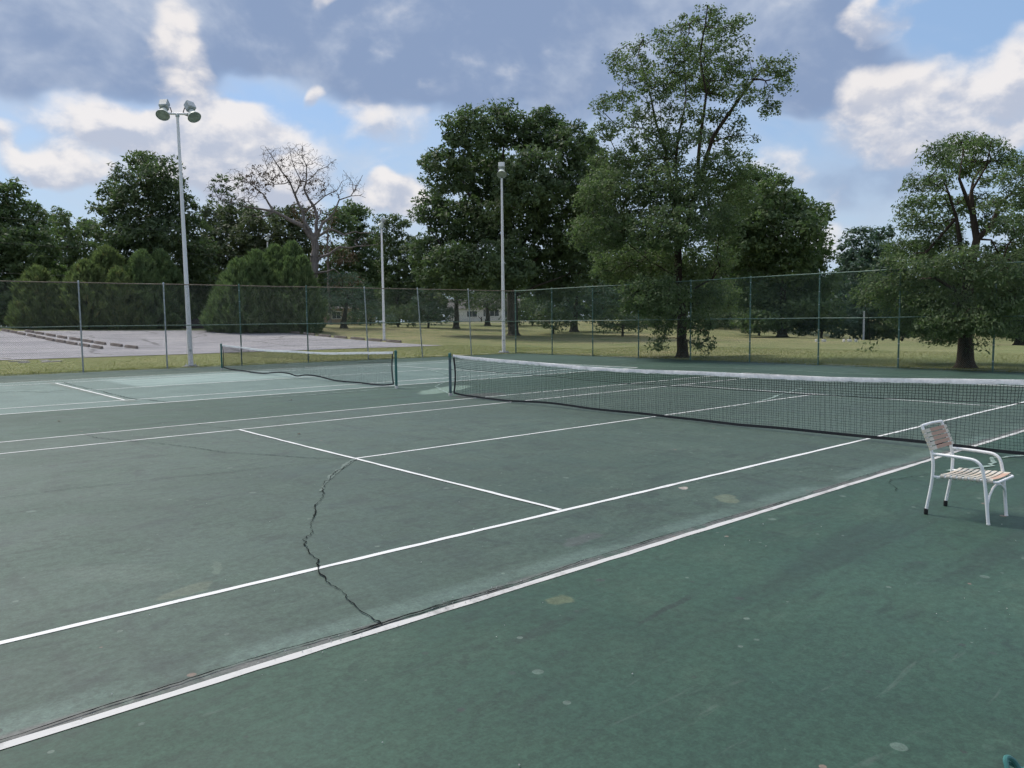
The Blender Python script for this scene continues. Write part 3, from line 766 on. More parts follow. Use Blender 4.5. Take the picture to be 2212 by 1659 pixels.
# low fence beside the photographer: only one twisted wire end shows
lw = empty('low_chain_link_fence', (-10.860, -9.288, -.012)); tag(lw, 'twisted teal wire end of a low fence at the bottom right corner', 'fence')
M['teal_wire'] = paint('teal_vinyl_wire', (.055, .20, .19), .4, .2, 30)
mb = MB()
mb.tube(arc([(0, -.06, 1.33), (-.012, -.02, 1.395), (0.004, 0, 1.437), (.018, -.006, 1.43), (.016, -.03, 1.385), (.0, -.07, 1.34)], 5, .03), .0027, 8)
mb.tube([(.016, .0, 1.426), (.026, -.012, 1.418), (.036, -.022, 1.424), (.05, -.034, 1.41)], .0026, 8)
mb.tube([(.03, -.005, 1.412), (.036, -.020, 1.42), (.05, -.03, 1.418)], .0026, 8)
shade_auto(mb.build('knuckle', M['teal_wire'], lw))
A = []; B = []
for sgn in (1, -1):
    for s0 in np.arange(.02, 2.2, .0735):
        for j in range(18):
            z = .06+j*.0735
            A.append((.003*sgn, -s0-(0 if (j % 2 == 0) == (sgn > 0) else .0368), z)); B.append((.003*sgn, -s0-(.0368 if (j % 2 == 0) == (sgn > 0) else 0), z+.0735))
V_, F_ = tube_np(A, B, .0024, .0024, 4); o = np_mesh('chain_link_mesh', V_, F_, M['teal_wire'], lw); o['kind'] = 'stuff'
MB().tube([(.03, -.30, 1.31), (.03, -2.25, 1.31)], .021, 10).build('top_rail', M['green_post'], lw)
for yy in (-.35, -2.2): MB().tube([(.03, yy, -.05), (.03, yy, 1.36)], .03, 12).build('post', M['green_post'], lw)

# ------------------------------------------------------------------ floodlight poles
def flood_head(parent, name, loc, face, roll=0.0):
    """bell reflector with a ballast box behind it; face = direction the glass looks"""
    f = Vector(face).normalized(); up = Vector((0, 0, 1)); x = f.cross(up).normalized(); y = x.cross(f)
    R = Matrix((x, y, f)).transposed()                 # local z = face, local y = up
    R = R @ Matrix.Rotation(roll, 3, 'Z')
    hd = MB().lathe([(.10, -.30), (.125, -.27), (.14, -.20), (.195, -.08), (.265, .06), (.285, .10), (.294, .12), (.288, .13)], 28, R, loc)
    h = shade_auto(hd.build(name, M['reflector'], parent))
    MB().lathe([(.0, .112), (.14, .108), (.274, .100)], 28, R, loc).build('glass', M['lens'], h)
    L = Vector(loc)
    bx_ = MB().box(L+R @ Vector((0, .07, -.50)), (.37, .32, .36), M=R, bev=.03); shade_auto(bx_.build('ballast_box', M['lamp'], h), 30)
    MB().box(L+R @ Vector((0, .07-.171, -.42)), (.30, .012, .20), M=R).build('access_plate', M['lamp'], h)
    yk = MB()
    yk.tube([L+R @ Vector((.22, -.04, -.46)), L+R @ Vector((.24, -.20, -.36)), L+R @ Vector((.20, -.30, -.32))], .022, 8)
    yk.tube([L+R @ Vector((-.22, -.04, -.46)), L+R @ Vector((-.24, -.20, -.36)), L+R @ Vector((-.20, -.30, -.32))], .022, 8)
    yk.tube([L+R @ Vector((-.20, -.30, -.32)), L+R @ Vector((.20, -.30, -.32))], .022, 8)
    yk.build('yoke', M['dark_metal'], h)
    return h, L+R @ Vector((0, -.30, -.32))
def light_pole(px, D, H, label, heads, arm=None, lean=(0, 0), r0=.112, r1=.056, loc=None):
    b = spot(px, D) if loc is None else np.array([*loc, hz_at(*loc)])
    root = empty('floodlight_pole', (b[0], b[1], b[2]-.02)); tag(root, label, 'light pole', 'white floodlight poles round the courts')
    pts = [(lean[0]*t, lean[1]*t, .08+(H-.08)*t) for t in (0, .25, .5, .75, 1)]
    rs = [r0+(r1-r0)*t for t in (0, .25, .5, .75, 1)]
    shade_auto(MB().tube(pts, rs, 24).build('shaft', M['pole'], root))
    bp = MB().box((0, 0, .075), (.42, .42, .035), bev=.01)
    for sx in (-1, 1):
        for sy in (-1, 1): bp.lathe([(.028, .09), (.028, .13), (.016, .13), (.016, .17), (0, .17)], 8, c=(.155*sx, .155*sy, 0))
    shade_auto(bp.build('base_plate', M['galv'], root), 30)
    MB().lathe([(.34, -.2), (.34, .04), (.32, .058), (0, .058)], 20).build('footing', M['concrete'], root)
    hh = MB().lathe([(.0, .0), (.052, .0), (.06, -.004)], 16, Matrix.Rotation(rad(-90), 3, 'X') if False else None)
    # round handhole cover facing the court
    fd = Vector((CAM[0]-b[0], CAM[1]-b[1], 0)).normalized(); sd = fd.cross(Vector((0, 0, 1)))
    R = Matrix((sd, Vector((0, 0, 1)), fd)).transposed()
    MB().lathe([(0, .012), (.05, .012), (.058, .0)], 18, R, fd*(r0*.97)+Vector((0, 0, .75))).build('handhole_cover', M['lamp'], root)
    tp = Vector((lean[0], lean[1], H))
    if arm:
        ad = Vector((math.cos(arm[0]), math.sin(arm[0]), 0)); sl_ = arm[2] if len(arm) > 2 else 0
        ad.z = sl_; L_ = arm[1]
        shade_auto(MB().tube([tp-ad*L_/2, tp+ad*L_/2], .05, 12).build('crossarm', M['pole'], root))
        MB().lathe([(.07, H-.14), (.085, H-.12), (.085, H-.03), (.06, H-.01)], 12, c=(lean[0], lean[1], 0)).build('arm_bracket', M['lamp'], root)
    for (off, az_, dn, rl) in heads:
        ca, sa = math.cos(az_), math.sin(az_)
        f = Vector((ca*math.cos(dn), sa*math.cos(dn), -math.sin(dn)))
        p = tp+Vector(off)
        h, knee = flood_head(root, 'floodlight', p, f, rl)
        foot = tp + (Vector((off[0], off[1], 0)).normalized()*(arm[1]/2) if arm else Vector((0, 0, -.05)))
        MB().tube([knee, foot], .03, 8).build('mounting_stem', M['dark_metal'], h)
    return root
cb = math.atan2(CAM[1]-26.2, CAM[0]-.3)     # bearing from the first pole back to the court's near corner
rt = YAW-math.pi/2
ux, uy = math.cos(rt), math.sin(rt)
light_pole(0, 0, 11.1, 'tall white pole with two floodlights on a crossarm, standing left behind the far net',
           [((-ux*.62, -uy*.62, .02), cb-rad(14), rad(52), rad(-6)), ((ux*.70, uy*.70, -.08), cb+rad(28), rad(50), rad(8))], arm=(rt, .9, -.03), lean=(-.10, 0), loc=(.28, 26.35))
light_pole(0, 0, 10.3, 'white floodlight pole rising at the fence corner in front of the large oak', [((0, 0, .30), YAW+math.pi, rad(54), 0)], loc=(18.55, 26.1))
light_pole(829, 70, 9.75, 'white floodlight pole on the far edge of the parking lot, tilted box lamp on top', [((0, 0, .35), YAW+rad(60), rad(50), rad(14))], r0=.12, r1=.08)
light_pole(583.5, 101, 10.2, 'distant floodlight pole whose top pokes out above the broad juniper', [((0, 0, .35), YAW+rad(70), rad(50), rad(14))], r0=.12, r1=.08)

# ------------------------------------------------------------------ strap chair
def make_chair():
    xl, xr = -3.98, -3.50; xm = (xl+xr)/2; hw = .24; yb = -6.60
    root = empty('patio_chair', (xm, yb, 0)); tag(root, 'white tubular metal armchair with peeling cream straps standing on the court apron', 'chair')
    # local frame: x across, y forward is -world y, so keep world axes with origin at the rear feet
    def P_(sx, fwd, z): return (sx*hw, -fwd, z)
    tr = .0145
    for s in (-1, 1):
        # rear upright: foot, knee at seat, back top
        pts = arc([P_(s*1.0, .0, .03), P_(s*1.0, .052, .36), P_(s*1.0, .050, .585), P_(s*.98, -.065, .848)], 6, .14)
        rl = shade_auto(MB().tube(pts, tr, 14).build('rear_leg', M['chair'], root))
        MB().lathe([(.0, .0), (.017, .0), (.019, .012), (.018, .055), (.0145, .058)], 12, c=P_(s, 0, 0)).build('foot_cap', M['foot'], rl)
        # arm sweeps forward then down into the front leg
        pts = arc([P_(s*1.0, .045, .588), P_(s*1.02, .22, .588), P_(s*1.03, .455, .575), P_(s*1.02, .495, .40), P_(s*1.0, .535, .0)], 9, .11)
        shade_auto(MB().tube(pts, tr, 14).build('arm_and_front_leg', M['chair'], root))
        MB().lathe([(.0, .0), (.016, .0), (.016, .012), (.0, .014)], 12, c=P_(s, .535, 0)).build('foot_cap', M['chair'], root)
        pts = [P_(s*.99, .048, .372), P_(s*.96, .10, .372), P_(s*.95, .20, .385), P_(s*.95, .42, .398), P_(s*.96, .50, .396), P_(s*.93, .575, .388)]
        shade_auto(MB().tube(arc(pts, 4, .05), .0125, 12).build('seat_rail', M['chair'], root))
    shade_auto(MB().tube([P_(-.98, -.064, .846), P_(0, -.070, .850), P_(.98, -.064, .846)], tr, 14).build('top_bar', M['chair'], root))
    shade_auto(MB().tube(arc([P_(-.95, .54, .392), P_(-.90, .585, .388), P_(.90, .585, .388), P_(.95, .54, .392)], 5, .03), .0125, 12).build('front_bar', M['chair'], root))
    shade_auto(MB().tube([P_(-.96, .09, .365), P_(0, .08, .355), P_(.96, .09, .365)], .0125, 12).build('back_bar', M['chair'], root))
    ap = [P_(-1.0, .525, .13), P_(-.97, .522, .19), P_(-.80, .52, .255), P_(-.4, .518, .315), P_(0, .518, .332), P_(.4, .518, .318), P_(.80, .52, .268), P_(.97, .522, .215), P_(1.0, .523, .17)]
    shade_auto(MB().tube(ap, .011, 10).build('arched_stretcher', M['chair'], root))
    def strap_mat(name, cen, edge, amt):
        mt, n = new_mat(name)
        x, y, z = n.sep(n.obj); nz = n.noise(n.obj, 13, 5, .65)
        f = n.smooth(n.add(n.math('ABSOLUTE', x), n.mul(n.sub(nz, .5), .20)), amt, amt+.02)
        c = n.mix(f, cen, edge); c = n.mix(n.mul(n.smooth(n.noise(n.obj, 40, 4, .7), .55, .75), .35), c, (.36, .31, .25))
        n.put(n.p.inputs['Base Color'], c); n.p.inputs['Roughness'].default_value = .55
        n.put(n.p.inputs['Normal'], n.bump(nz, .2, .004)); return mt
    cream = (.66, .60, .50); peach = (.47, .285, .205)
    mb_back = strap_mat('back_strap_vinyl', peach, cream, .165); mb_seat = strap_mat('seat_strap_vinyl', (.56, .47, .38), (.62, .57, .49), .08); mb_front = strap_mat('front_strap_vinyl', (.56, .36, .27), cream, .17)
    def strap(name, prof, width_dir, wd, mat, wrap_r, sag, kx=.955):
        """ribbon across the chair; prof(x)->(fwd,z) centre line; ends wrap round the rails"""
        n_ = 14; Vv = []; Ff = []
        wdv = Vector(width_dir).normalized()
        nrm = Vector((1, 0, 0)).cross(wdv)
        if nrm.z < 0 or (abs(nrm.z) < .4 and nrm.y > 0): nrm = -nrm
        cent = []
        hwx = hw*kx
        for k in range(7):                      # wrap below left rail
            a = math.pi*1.05-math.pi*1.05*k/6+math.pi/2-0
            cent.append((-hwx+math.cos(a)*wrap_r, math.sin(a)*wrap_r))
        for k in range(1, n_):
            t = -1+2*k/n_; cent.append((t*hwx, wrap_r-sag*(1-t*t)))
        for k in range(7):
            a = math.pi/2-math.pi*1.05*k/6
            cent.append((hwx+math.cos(a)*wrap_r, math.sin(a)*wrap_r))
        th = .0018
        for (x, h) in cent:
            c0 = Vector(prof(x)); p = Vector((x, c0.y, c0.z))+nrm*h
            bul = 1.0
            for (w_, t_) in ((-1, -th), (1, -th), (1, th), (-1, th)):
                Vv.append(p+wdv*(w_*wd/2*bul)+nrm*t_)
        for i in range(len(cent)-1):
            for k in range(4):
                j = (k+1) % 4; Ff.append((i*4+k, i*4+j, i*4+4+j, i*4+4+k))
        Ff += [(0, 1, 2, 3), tuple(len(Vv)-4+k for k in (3, 2, 1, 0))]
        return shade_auto(mesh_obj(name, Vv, Ff, mat, root), 60)
    # seat straps
    nsr = 9
    for k in range(nsr):
        fw = .135+.40*k/(nsr-1); z = .384+.014*min(1, k/7)
        mt = mb_front if k == nsr-1 else mb_seat
        strap('seat_strap', lambda x, fw=fw, z=z: (0, -fw, z), (0, -1, .03), .031 if k < nsr-1 else .050, mt, .0195, .012)
    # back straps along the leaning uprights
    for k in range(5):
        t = .16+.16*k; fw = -.060+.105*t+.008; z = .835-.245*t
        strap('back_strap', lambda x, fw=fw, z=z: (0, -fw, z), (0, -.40, -.92), .033, mb_back, .0215, -.004, .995)
    return root
make_chair()

# ------------------------------------------------------------------ wheel stops
def wheel_stop_mesh():
    L_, w0, w1, hh = 2.05, .22, .15, .20
    V_ = []; F_ = []
    for x, k in ((-L_/2, .9), (-L_/2+.04, 1), (L_/2-.04, 1), (L_/2, .9)):
        for (y, z) in ((-w0/2, 0), (-w1/2, hh*k), (w1/2, hh*k), (w0/2, 0)): V_.append((x, y*k, z))
    for i in range(3):
        for k in range(4):
            j = (k+1) % 4; F_.append((i*4+k, i*4+j, i*4+4+j, i*4+4+k))
    F_ += [(3, 2, 1, 0), (12, 13, 14, 15)]
    me = bpy.data.meshes.new('wheel_stop'); me.from_pydata(V_, [], F_); me.update(); me.materials.append(M['block']); return me
WS = wheel_stop_mesh()
def ordinal(i): return ['nearest', 'second', 'third', 'fourth', 'fifth', 'sixth', 'seventh', 'eighth', 'ninth', 'tenth'][i]
def wheel_row(p0, p1, n_, what, grp):
    p0 = np.array(p0, float); p1 = np.array(p1, float); a = math.atan2(p1[1]-p0[1], p1[0]-p0[0])
    r = random.Random(n_+int(p0[0]*10))
    for i in range(n_):
        p = p0+(p1-p0)*i/(n_-1)
        o = bpy.data.objects.new('wheel_stop', WS); COL.objects.link(o)
        x, y = p[0]+r.uniform(-.06, .06), p[1]+r.uniform(-.1, .1); z = hz_at(x, y)+.012
        sl_ = (hz_at(x+math.cos(a), y+math.sin(a))-hz_at(x-math.cos(a), y-math.sin(a)))/2
        o.location = (x, y, z); o.rotation_euler = (0, -math.atan(sl_), a+r.uniform(-.02, .02))
        tag(o, what % ordinal(i), 'wheel stop', grp)
wheel_row(spot(206, 61.5)[:2], spot(10, 85)[:2], 10, '%s wheel stop, counted from the court, in the left row of the parking lot', 'wheel stops in two rows across the lot')
wheel_row(spot(282, 61)[:2], spot(62, 83)[:2], 9, '%s wheel stop, counted from the court, in the right row of the parking lot', 'wheel stops in two rows across the lot')
wheel_row(spot(850, 66.5)[:2], spot(636, 81)[:2], 7, '%s wheel stop, counted from the fence, along the lawn edge by the far pole', 'wheel stops along the lawn edge')

# ------------------------------------------------------------------ trees
def lobes_to_world(lobes, D, base, rng, depth=.65):
    """(bearing px, height px, half width px, half height px) lobes -> ellipsoids with depth of their own"""
    L = np.array([l[:4] for l in lobes], float)
    cx = (L[:, 0].min()+L[:, 0].max())/2; hwid = max(8.0, (L[:, 0].max()-L[:, 0].min())/2+20)
    out_ = []
    k = D/FPX
    for i, (px, py, rx, ry) in enumerate(L):
        room = math.sqrt(max(0.05, 1-((px-cx)/hwid)**2))*hwid*k*depth
        off = rng.uniform(-1, 1)*room
        c = point(px, py, D+off)
        out_.append((c-base, rx*k, ry*k))
    return out_
def clumps_from(lobes, spacing, rng, shell=.55, dens=1.0):
    pts = []
    for (c, rx, rz) in lobes:
        n_ = int(dens*4.2*(rx*rx*rz)**(2/3)*4/(spacing**2))+6
        u = rng.normal(size=(n_, 3)); u /= np.linalg.norm(u, axis=1, keepdims=True)
        rr = shell+(1-shell)*rng.random(n_)**.6
        p = c+u*rr[:, None]*np.array([rx, rx, rz]); pts.append(p)
    pts = np.concatenate(pts); rng.shuffle(pts)
    keep = np.zeros((0, 3))
    out_ = []
    for p in pts:
        if len(out_):
            dd = np.min(np.sum((keep[:len(out_)]-p)**2, 1))
            if dd < spacing*spacing: continue
        if len(out_) >= len(keep): keep = np.concatenate([keep, np.zeros((256, 3))])
        keep[len(out_)] = p; out_.append(p)
    return np.array(out_)
def leaves(cl, crad, nl, ls, rng, flat=.7, droop=0.0, upb=.7, aspect=.55, center=None, plume=0.0, tri=False):
    m_ = len(cl); n_ = m_*nl
    g = rng.normal(size=(n_, 3)); g /= np.linalg.norm(g, axis=1, keepdims=True); g *= (rng.random(n_)**.42)[:, None]
    cr = crad*(.6+.8*rng.random(m_))
    p = np.repeat(cl, nl, 0)+g*np.repeat(cr, nl)[:, None]*np.array([1, 1, flat])
    cen = np.zeros(3) if center is None else center
    outw = p-cen; outw[:, 2] *= .4; outw /= np.linalg.norm(outw, axis=1, keepdims=True)+1e-6
    if droop: p[:, 2] -= droop*np.sum((g[:, :2])**2, 1)*np.repeat(cr, nl)
    nrm = rng.normal(size=(n_, 3))+np.array([0, 0, upb])+outw*.45+g*.5; nrm /= np.linalg.norm(nrm, axis=1, keepdims=True)
    ax = rng.normal(size=(n_, 3))+outw*.8+np.array([0, 0, -droop*1.6])
    if plume: ax = rng.normal(size=(n_, 3))*.5+outw*.6+g*.5+np.array([0, 0, plume]); nrm = rng.normal(size=(n_, 3))*.6+outw*.9+np.array([0, 0, .6])
    ax -= nrm*(np.sum(ax*nrm, 1)/np.sum(nrm*nrm, 1))[:, None]
    ax /= np.linalg.norm(ax, axis=1, keepdims=True)+1e-6
    b = np.cross(nrm, ax); b /= np.linalg.norm(b, axis=1, keepdims=True)+1e-6
    sz = ls*(.6+.8*rng.random(n_))
    a_ = ax*sz[:, None]*.5; b_ = b*sz[:, None]*.5*aspect
    if tri:
        V_ = np.stack([p-a_*.8+b_, p-a_*.8-b_, p+a_*1.1+b_*rng.normal(0, .5, (n_, 1))], 1).reshape(-1, 3); F_ = np.arange(n_*3).reshape(-1, 3)
    else:
        V_ = np.stack([p-a_, p+b_-a_*.1, p+a_, p-b_-a_*.1], 1).reshape(-1, 3); F_ = np.arange(n_*4).reshape(-1, 4)
    t = np.clip(np.repeat(rng.random(m_)*.6, nl)+rng.random(n_)*.4, 0, 1)
    return V_, F_, t
def skeleton(stems, targets, rng, bf=.35, r_tip=.02, expo=2.4, jit=.12, mid=True, wander=.05):
    """stems: polylines with radii [(pts, r0, r1)], first point of later stems joins the nearest node"""
    P_ = []; par = []; rmin = []; path = []
    for si, (pts, r0, r1) in enumerate(stems):
        pts = [np.array(p, float) for p in pts]
        if si == 0: prev = -1
        else:
            dd = [np.sum((q-pts[0])**2) for q in P_]; prev = int(np.argmin(dd)); 
            if dd[prev] < .04 and len(pts) > 1: pts = pts[1:]
        fine = []
        last = P_[prev] if prev >= 0 else None
        for p in pts:
            if last is not None:
                L = np.linalg.norm(p-last); k = max(1, int(L/.9))
                for q in range(1, k+1):
                    x = last+(p-last)*q/k
                    if q < k: x = x+rng.normal(0, wander, 3)
                    fine.append(x)
            else: fine.append(p)
            last = p
        for i, p in enumerate(fine):
            P_.append(p); par.append(prev); rmin.append(r1+(r0-r1)*(1-i/max(1, len(fine)-1))**(.8 if si == 0 else 1.25))
            path.append(0 if prev < 0 else path[prev]+np.linalg.norm(p-P_[prev])*.35); prev = len(P_)-1
    ns = len(P_)
    T = np.asarray(targets, float)
    if len(T):
        SP = np.array(P_); spath = np.array(path)
        D2 = np.linalg.norm(T[:, None]-SP[None], axis=2)+bf*spath[None]
        low = SP[None, :, 2] > T[:, None, 2]+.5
        D2 = D2+low*1.0
        best = D2.min(1); bi = D2.argmin(1); alive = np.ones(len(T), bool)
        for _ in range(len(T)):
            j = int(np.argmin(np.where(alive, best, 1e9))); alive[j] = False
            i = int(bi[j]); p0 = P_[i]; p1 = T[j]
            pl_ = path[i]+np.linalg.norm(p1-p0)
            if mid and np.linalg.norm(p1-p0) > .5:
                q = (p0+p1)/2+rng.normal(0, jit, 3)*np.linalg.norm(p1-p0)*.5; q[2] += .06*np.linalg.norm(p1-p0)
                P_.append(q); par.append(i); rmin.append(0); path.append(path[i]+np.linalg.norm(q-p0)); i = len(P_)-1
            P_.append(p1); par.append(i); rmin.append(0); path.append(pl_)
            c = np.linalg.norm(T-p1, axis=1)+bf*pl_
            up_ = alive & (c < best); best[up_] = c[up_]; bi[up_] = len(P_)-1
    n_ = len(P_); acc = np.zeros(n_); R = np.zeros(n_); kids = np.zeros(n_, int)
    for i in range(n_): 
        if par[i] >= 0: kids[par[i]] += 1
    for i in range(n_-1, -1, -1):
        r = r_tip if kids[i] == 0 else acc[i]**(1/expo)
        if i < ns: r = rmin[i]
        R[i] = r
        if par[i] >= 0 and par[i] < n_: acc[par[i]] += r**expo
    A = []; B = []; ra = []; rb = []
    for i in range(n_):
        j = par[i]
        if j < 0: continue
        A.append(P_[j]); B.append(P_[i]); r_j = R[j] if j >= ns else min(R[j], max(R[i]*1.5, R[i]+.01)) if i >= ns else R[j]
        ra.append(min(r_j, R[i]*1.7+.01)); rb.append(R[i])
    return np.array(A), np.array(B), np.array(ra), np.array(rb)
def trunk_flare(b, r, h=.9, n=14):
    V_ = []; F_ = []
    for i, (t, k) in enumerate(((-.25, 1.75), (0, 1.6), (.12, 1.32), (.35, 1.12), (.7, 1.03), (1.0, 1.0))):
        for q in range(n):
            an = 2*math.pi*q/n; rr = r*k*(1+.12*max(0, k-1)*math.sin(q*2.4+1)/.3*.5)
            V_.append((math.cos(an)*rr, math.sin(an)*rr, t*h))
    for i in range(5):
        for q in range(n): F_.append((i*n+q, i*n+(q+1) % n, (i+1)*n+(q+1) % n, (i+1)*n+q))
    return np.array(V_), np.array(F_)
def tree(name, label, cat, px, D, lobes, leafmat, bark, seed, spacing=1.0, crad=.75, nl=70, ls=.26, trunk_r=.4, stems_px=None, flat=.7, droop=0., group='park trees beyond the fences',
         shell=.5, depth=.65, aspect=.55, dens=1.0, extra=None, plume=0.0, rtip=.02, keep_branch=1.0, trunk_top=None, upb=.7, fill=1.0, thin=None):
    rng = np.random.default_rng(seed)
    base = spot(px, D); root = empty(name, (base[0], base[1], base[2]-.02)); tag(root, label, cat, group)
    LB = lobes_to_world(lobes, D, base, rng, depth)
    cl = clumps_from(LB, spacing, rng, shell, dens)
    cl = cl[cl[:, 2] > .25]
    if thin: cl = cl[(cl[:, 2] < thin[0]) | (rng.random(len(cl)) < thin[1])]
    cen = np.mean([l[0] for l in LB], 0)
    nl = int(nl*fill)
    if stems_px:
        stems = []
        for (pp, r0, r1) in stems_px:
            w_ = [point(a, b_, D)-base for (a, b_) in pp]
            dv = bearing(px); 
            for i, q in enumerate(w_):
                if len(stems) > 0 and i > 0: w_[i] = q+np.array([dv[0], dv[1], 0])*rng.normal(0, .25)*i
            stems.append((w_, r0, r1))
        stems[0][0][0] = np.array([0, 0, 0.0]); 
    else:
        zt = cen[2] if trunk_top is None else trunk_top
        stems = [([np.zeros(3), np.array([.1, 0, zt*.35]), np.array([cen[0]*.4, cen[1]*.4, zt*.75]), np.array([cen[0]*.7, cen[1]*.7, zt*1.15])], trunk_r, trunk_r*.3)]
    tg = cl if keep_branch >= 1 else cl[rng.random(len(cl)) < keep_branch]
    A, B, ra, rb = skeleton(stems, tg, rng, r_tip=rtip)
    V1, F1 = tube_np(A, B, ra, rb, 6)
    V2, F2 = trunk_flare(None, trunk_r, .9)
    np_mesh('trunk', np.concatenate([V1, V2]), np.concatenate([F1, F2+len(V1)]), M[bark], root, smooth=True)
    V_, F_, t = leaves(cl, crad, nl, ls, rng, flat, droop, center=cen*np.array([1, 1, .6]), aspect=aspect, plume=plume, upb=upb, tri=D > 55)
    print(name, px, len(cl), len(F_))
    np_mesh('crown', V_, F_, M[leafmat], root, tint=t)
    return root, (base, cl)

# --- the large oak
tree('oak_tree', 'largest dark oak with a broad lobed crown behind the fence corner', 'tree', 1109, 80,
     [(1010, 285, 48, 50), (1085, 278, 55, 50), (1168, 288, 58, 52), (1238, 315, 46, 48), (962, 365, 52, 52), (1050, 385, 70, 65), (1150, 395, 78, 65), (1245, 405, 55, 55), (935, 455, 42, 50), (1010, 485, 70, 58),
      (1105, 485, 70, 65), (1200, 495, 70, 65), (922, 545, 38, 45), (990, 575, 65, 50), (1090, 575, 70, 50), (1180, 585, 70, 50), (1255, 560, 40, 55), (960, 610, 50, 28), (1200, 625, 55, 25)],
     'oak_leaf', 'bark', 11, spacing=.80, crad=.85, nl=64, ls=.40, shell=.3, trunk_r=.50,
     stems_px=[([(1109, 720), (1107, 640), (1100, 560), (1098, 480)], .55, .32), ([(1105, 600), (1140, 500), (1160, 400), (1180, 320)], .28, .08), ([(1100, 560), (1040, 480), (1000, 390), (990, 310)], .26, .07),
               ([(1105, 615), (1030, 560), (960, 540), (930, 500)], .22, .06), ([(1102, 590), (1190, 540), (1240, 470)], .2, .06), ([(1098, 480), (1085, 380), (1088, 290)], .24, .06), ([(1105, 640), (1180, 610), (1230, 590)], .18, .06)])
# --- the tall open tree
TALL = [(1532, 40, 36, 24), (1482, 58, 34, 26), (1434, 80, 24, 20), (1586, 70, 34, 30), (1373, 86, 26, 24), (1330, 132, 20, 34), (1376, 146, 38, 34), (1466, 122, 44, 38), (1532, 116, 44, 40), (1598, 150, 40, 34), (1674, 146, 34, 26), (1690, 185, 18, 22),
        (1668, 236, 26, 16), (1419, 185, 46, 32), (1485, 180, 46, 36), (1548, 178, 46, 36), (1605, 198, 34, 22), (1300, 230, 22, 17), (1343, 214, 36, 20), (1383, 251, 44, 22), (1450, 245, 34, 20), (1591, 272, 26, 13), (1625, 296, 16, 8), (1591, 330, 34, 15), (1317, 281, 44, 20), (1500, 250, 30, 16), (1640, 205, 30, 20), (1560, 250, 28, 14), (1440, 290, 46, 16), (1375, 305, 40, 16), (1530, 292, 40, 16), (1480, 300, 40, 14), (1580, 300, 30, 12)]
LOWT = [(1345, 350, 70, 34), (1425, 340, 60, 30), (1532, 350, 46, 24), (1350, 413, 90, 45), (1455, 405, 80, 45), (1545, 405, 50, 45), (1335, 490, 85, 45), (1450, 490, 90, 45), (1548, 478, 50, 40), (1345, 570, 75, 42), (1440, 575, 80, 48), (1525, 565, 58, 46),
        (1592, 372, 36, 26), (1600, 430, 40, 38), (1285, 420, 40, 40), (1270, 500, 40, 44), (1410, 640, 70, 40), (1500, 640, 75, 42), (1560, 640, 40, 40), (1430, 695, 36, 26), (1510, 700, 36, 24), (1420, 738, 22, 16), (1515, 745, 26, 14)]
tree('tall_tree', 'tallest tree with an open airy top and several upright stems just behind the right fence', 'tree', 1475, 39.5, TALL+LOWT, 'tall_leaf', 'bark2', 21,
     spacing=.37, crad=.40, nl=58, ls=.135, trunk_r=.25, shell=.2, depth=.6, flat=.75, rtip=.010, thin=(9.2, .82),
     stems_px=[([(1475, 776), (1471, 650), (1464, 520), (1457, 430)], .27, .13), ([(1457, 430), (1437, 320), (1416, 260), (1402, 190), (1380, 120)], .12, .02), ([(1464, 540), (1508, 400), (1513, 290), (1526, 200), (1512, 120), (1525, 55)], .15, .025),
               ([(1508, 400), (1542, 290), (1582, 235), (1622, 190), (1672, 150)], .11, .02), ([(1460, 440), (1465, 300), (1482, 210), (1476, 100)], .10, .02), ([(1430, 300), (1390, 275), (1330, 262), (1300, 235)], .05, .015), ([(1440, 340), (1370, 345), (1320, 340)], .05, .015), ([(1530, 310), (1575, 290), (1620, 292)], .04, .012),
               ([(1470, 600), (1400, 560), (1350, 520)], .06, .02), ([(1470, 640), (1540, 600), (1570, 560)], .06, .02)])
# --- tree right of it
tree('maple_tree', 'rounded mid green tree filling the space right of the tall open tree', 'tree', 1690, 84,
     [(1624, 395, 50, 30), (1677, 408, 32, 22), (1712, 420, 15, 13), (1757, 461, 36, 22), (1690, 448, 55, 32), (1650, 470, 50, 40), (1730, 501, 55, 34), (1651, 520, 60, 40), (1755, 554, 44, 32), (1704, 567, 60, 40), (1778, 620, 38, 34), (1717, 633, 60, 40), (1664, 633, 45, 40), (1757, 668, 55, 26), (1690, 676, 50, 24), (1600, 450, 45, 45), (1610, 540, 55, 50), (1620, 620, 50, 45), (1640, 690, 46, 20), (1755, 696, 46, 18), (1700, 698, 46, 14), (1795, 690, 30, 22)],
     'maple_leaf', 'bark2', 31, spacing=.80, crad=.85, nl=62, ls=.40, shell=.3, trunk_r=.45)
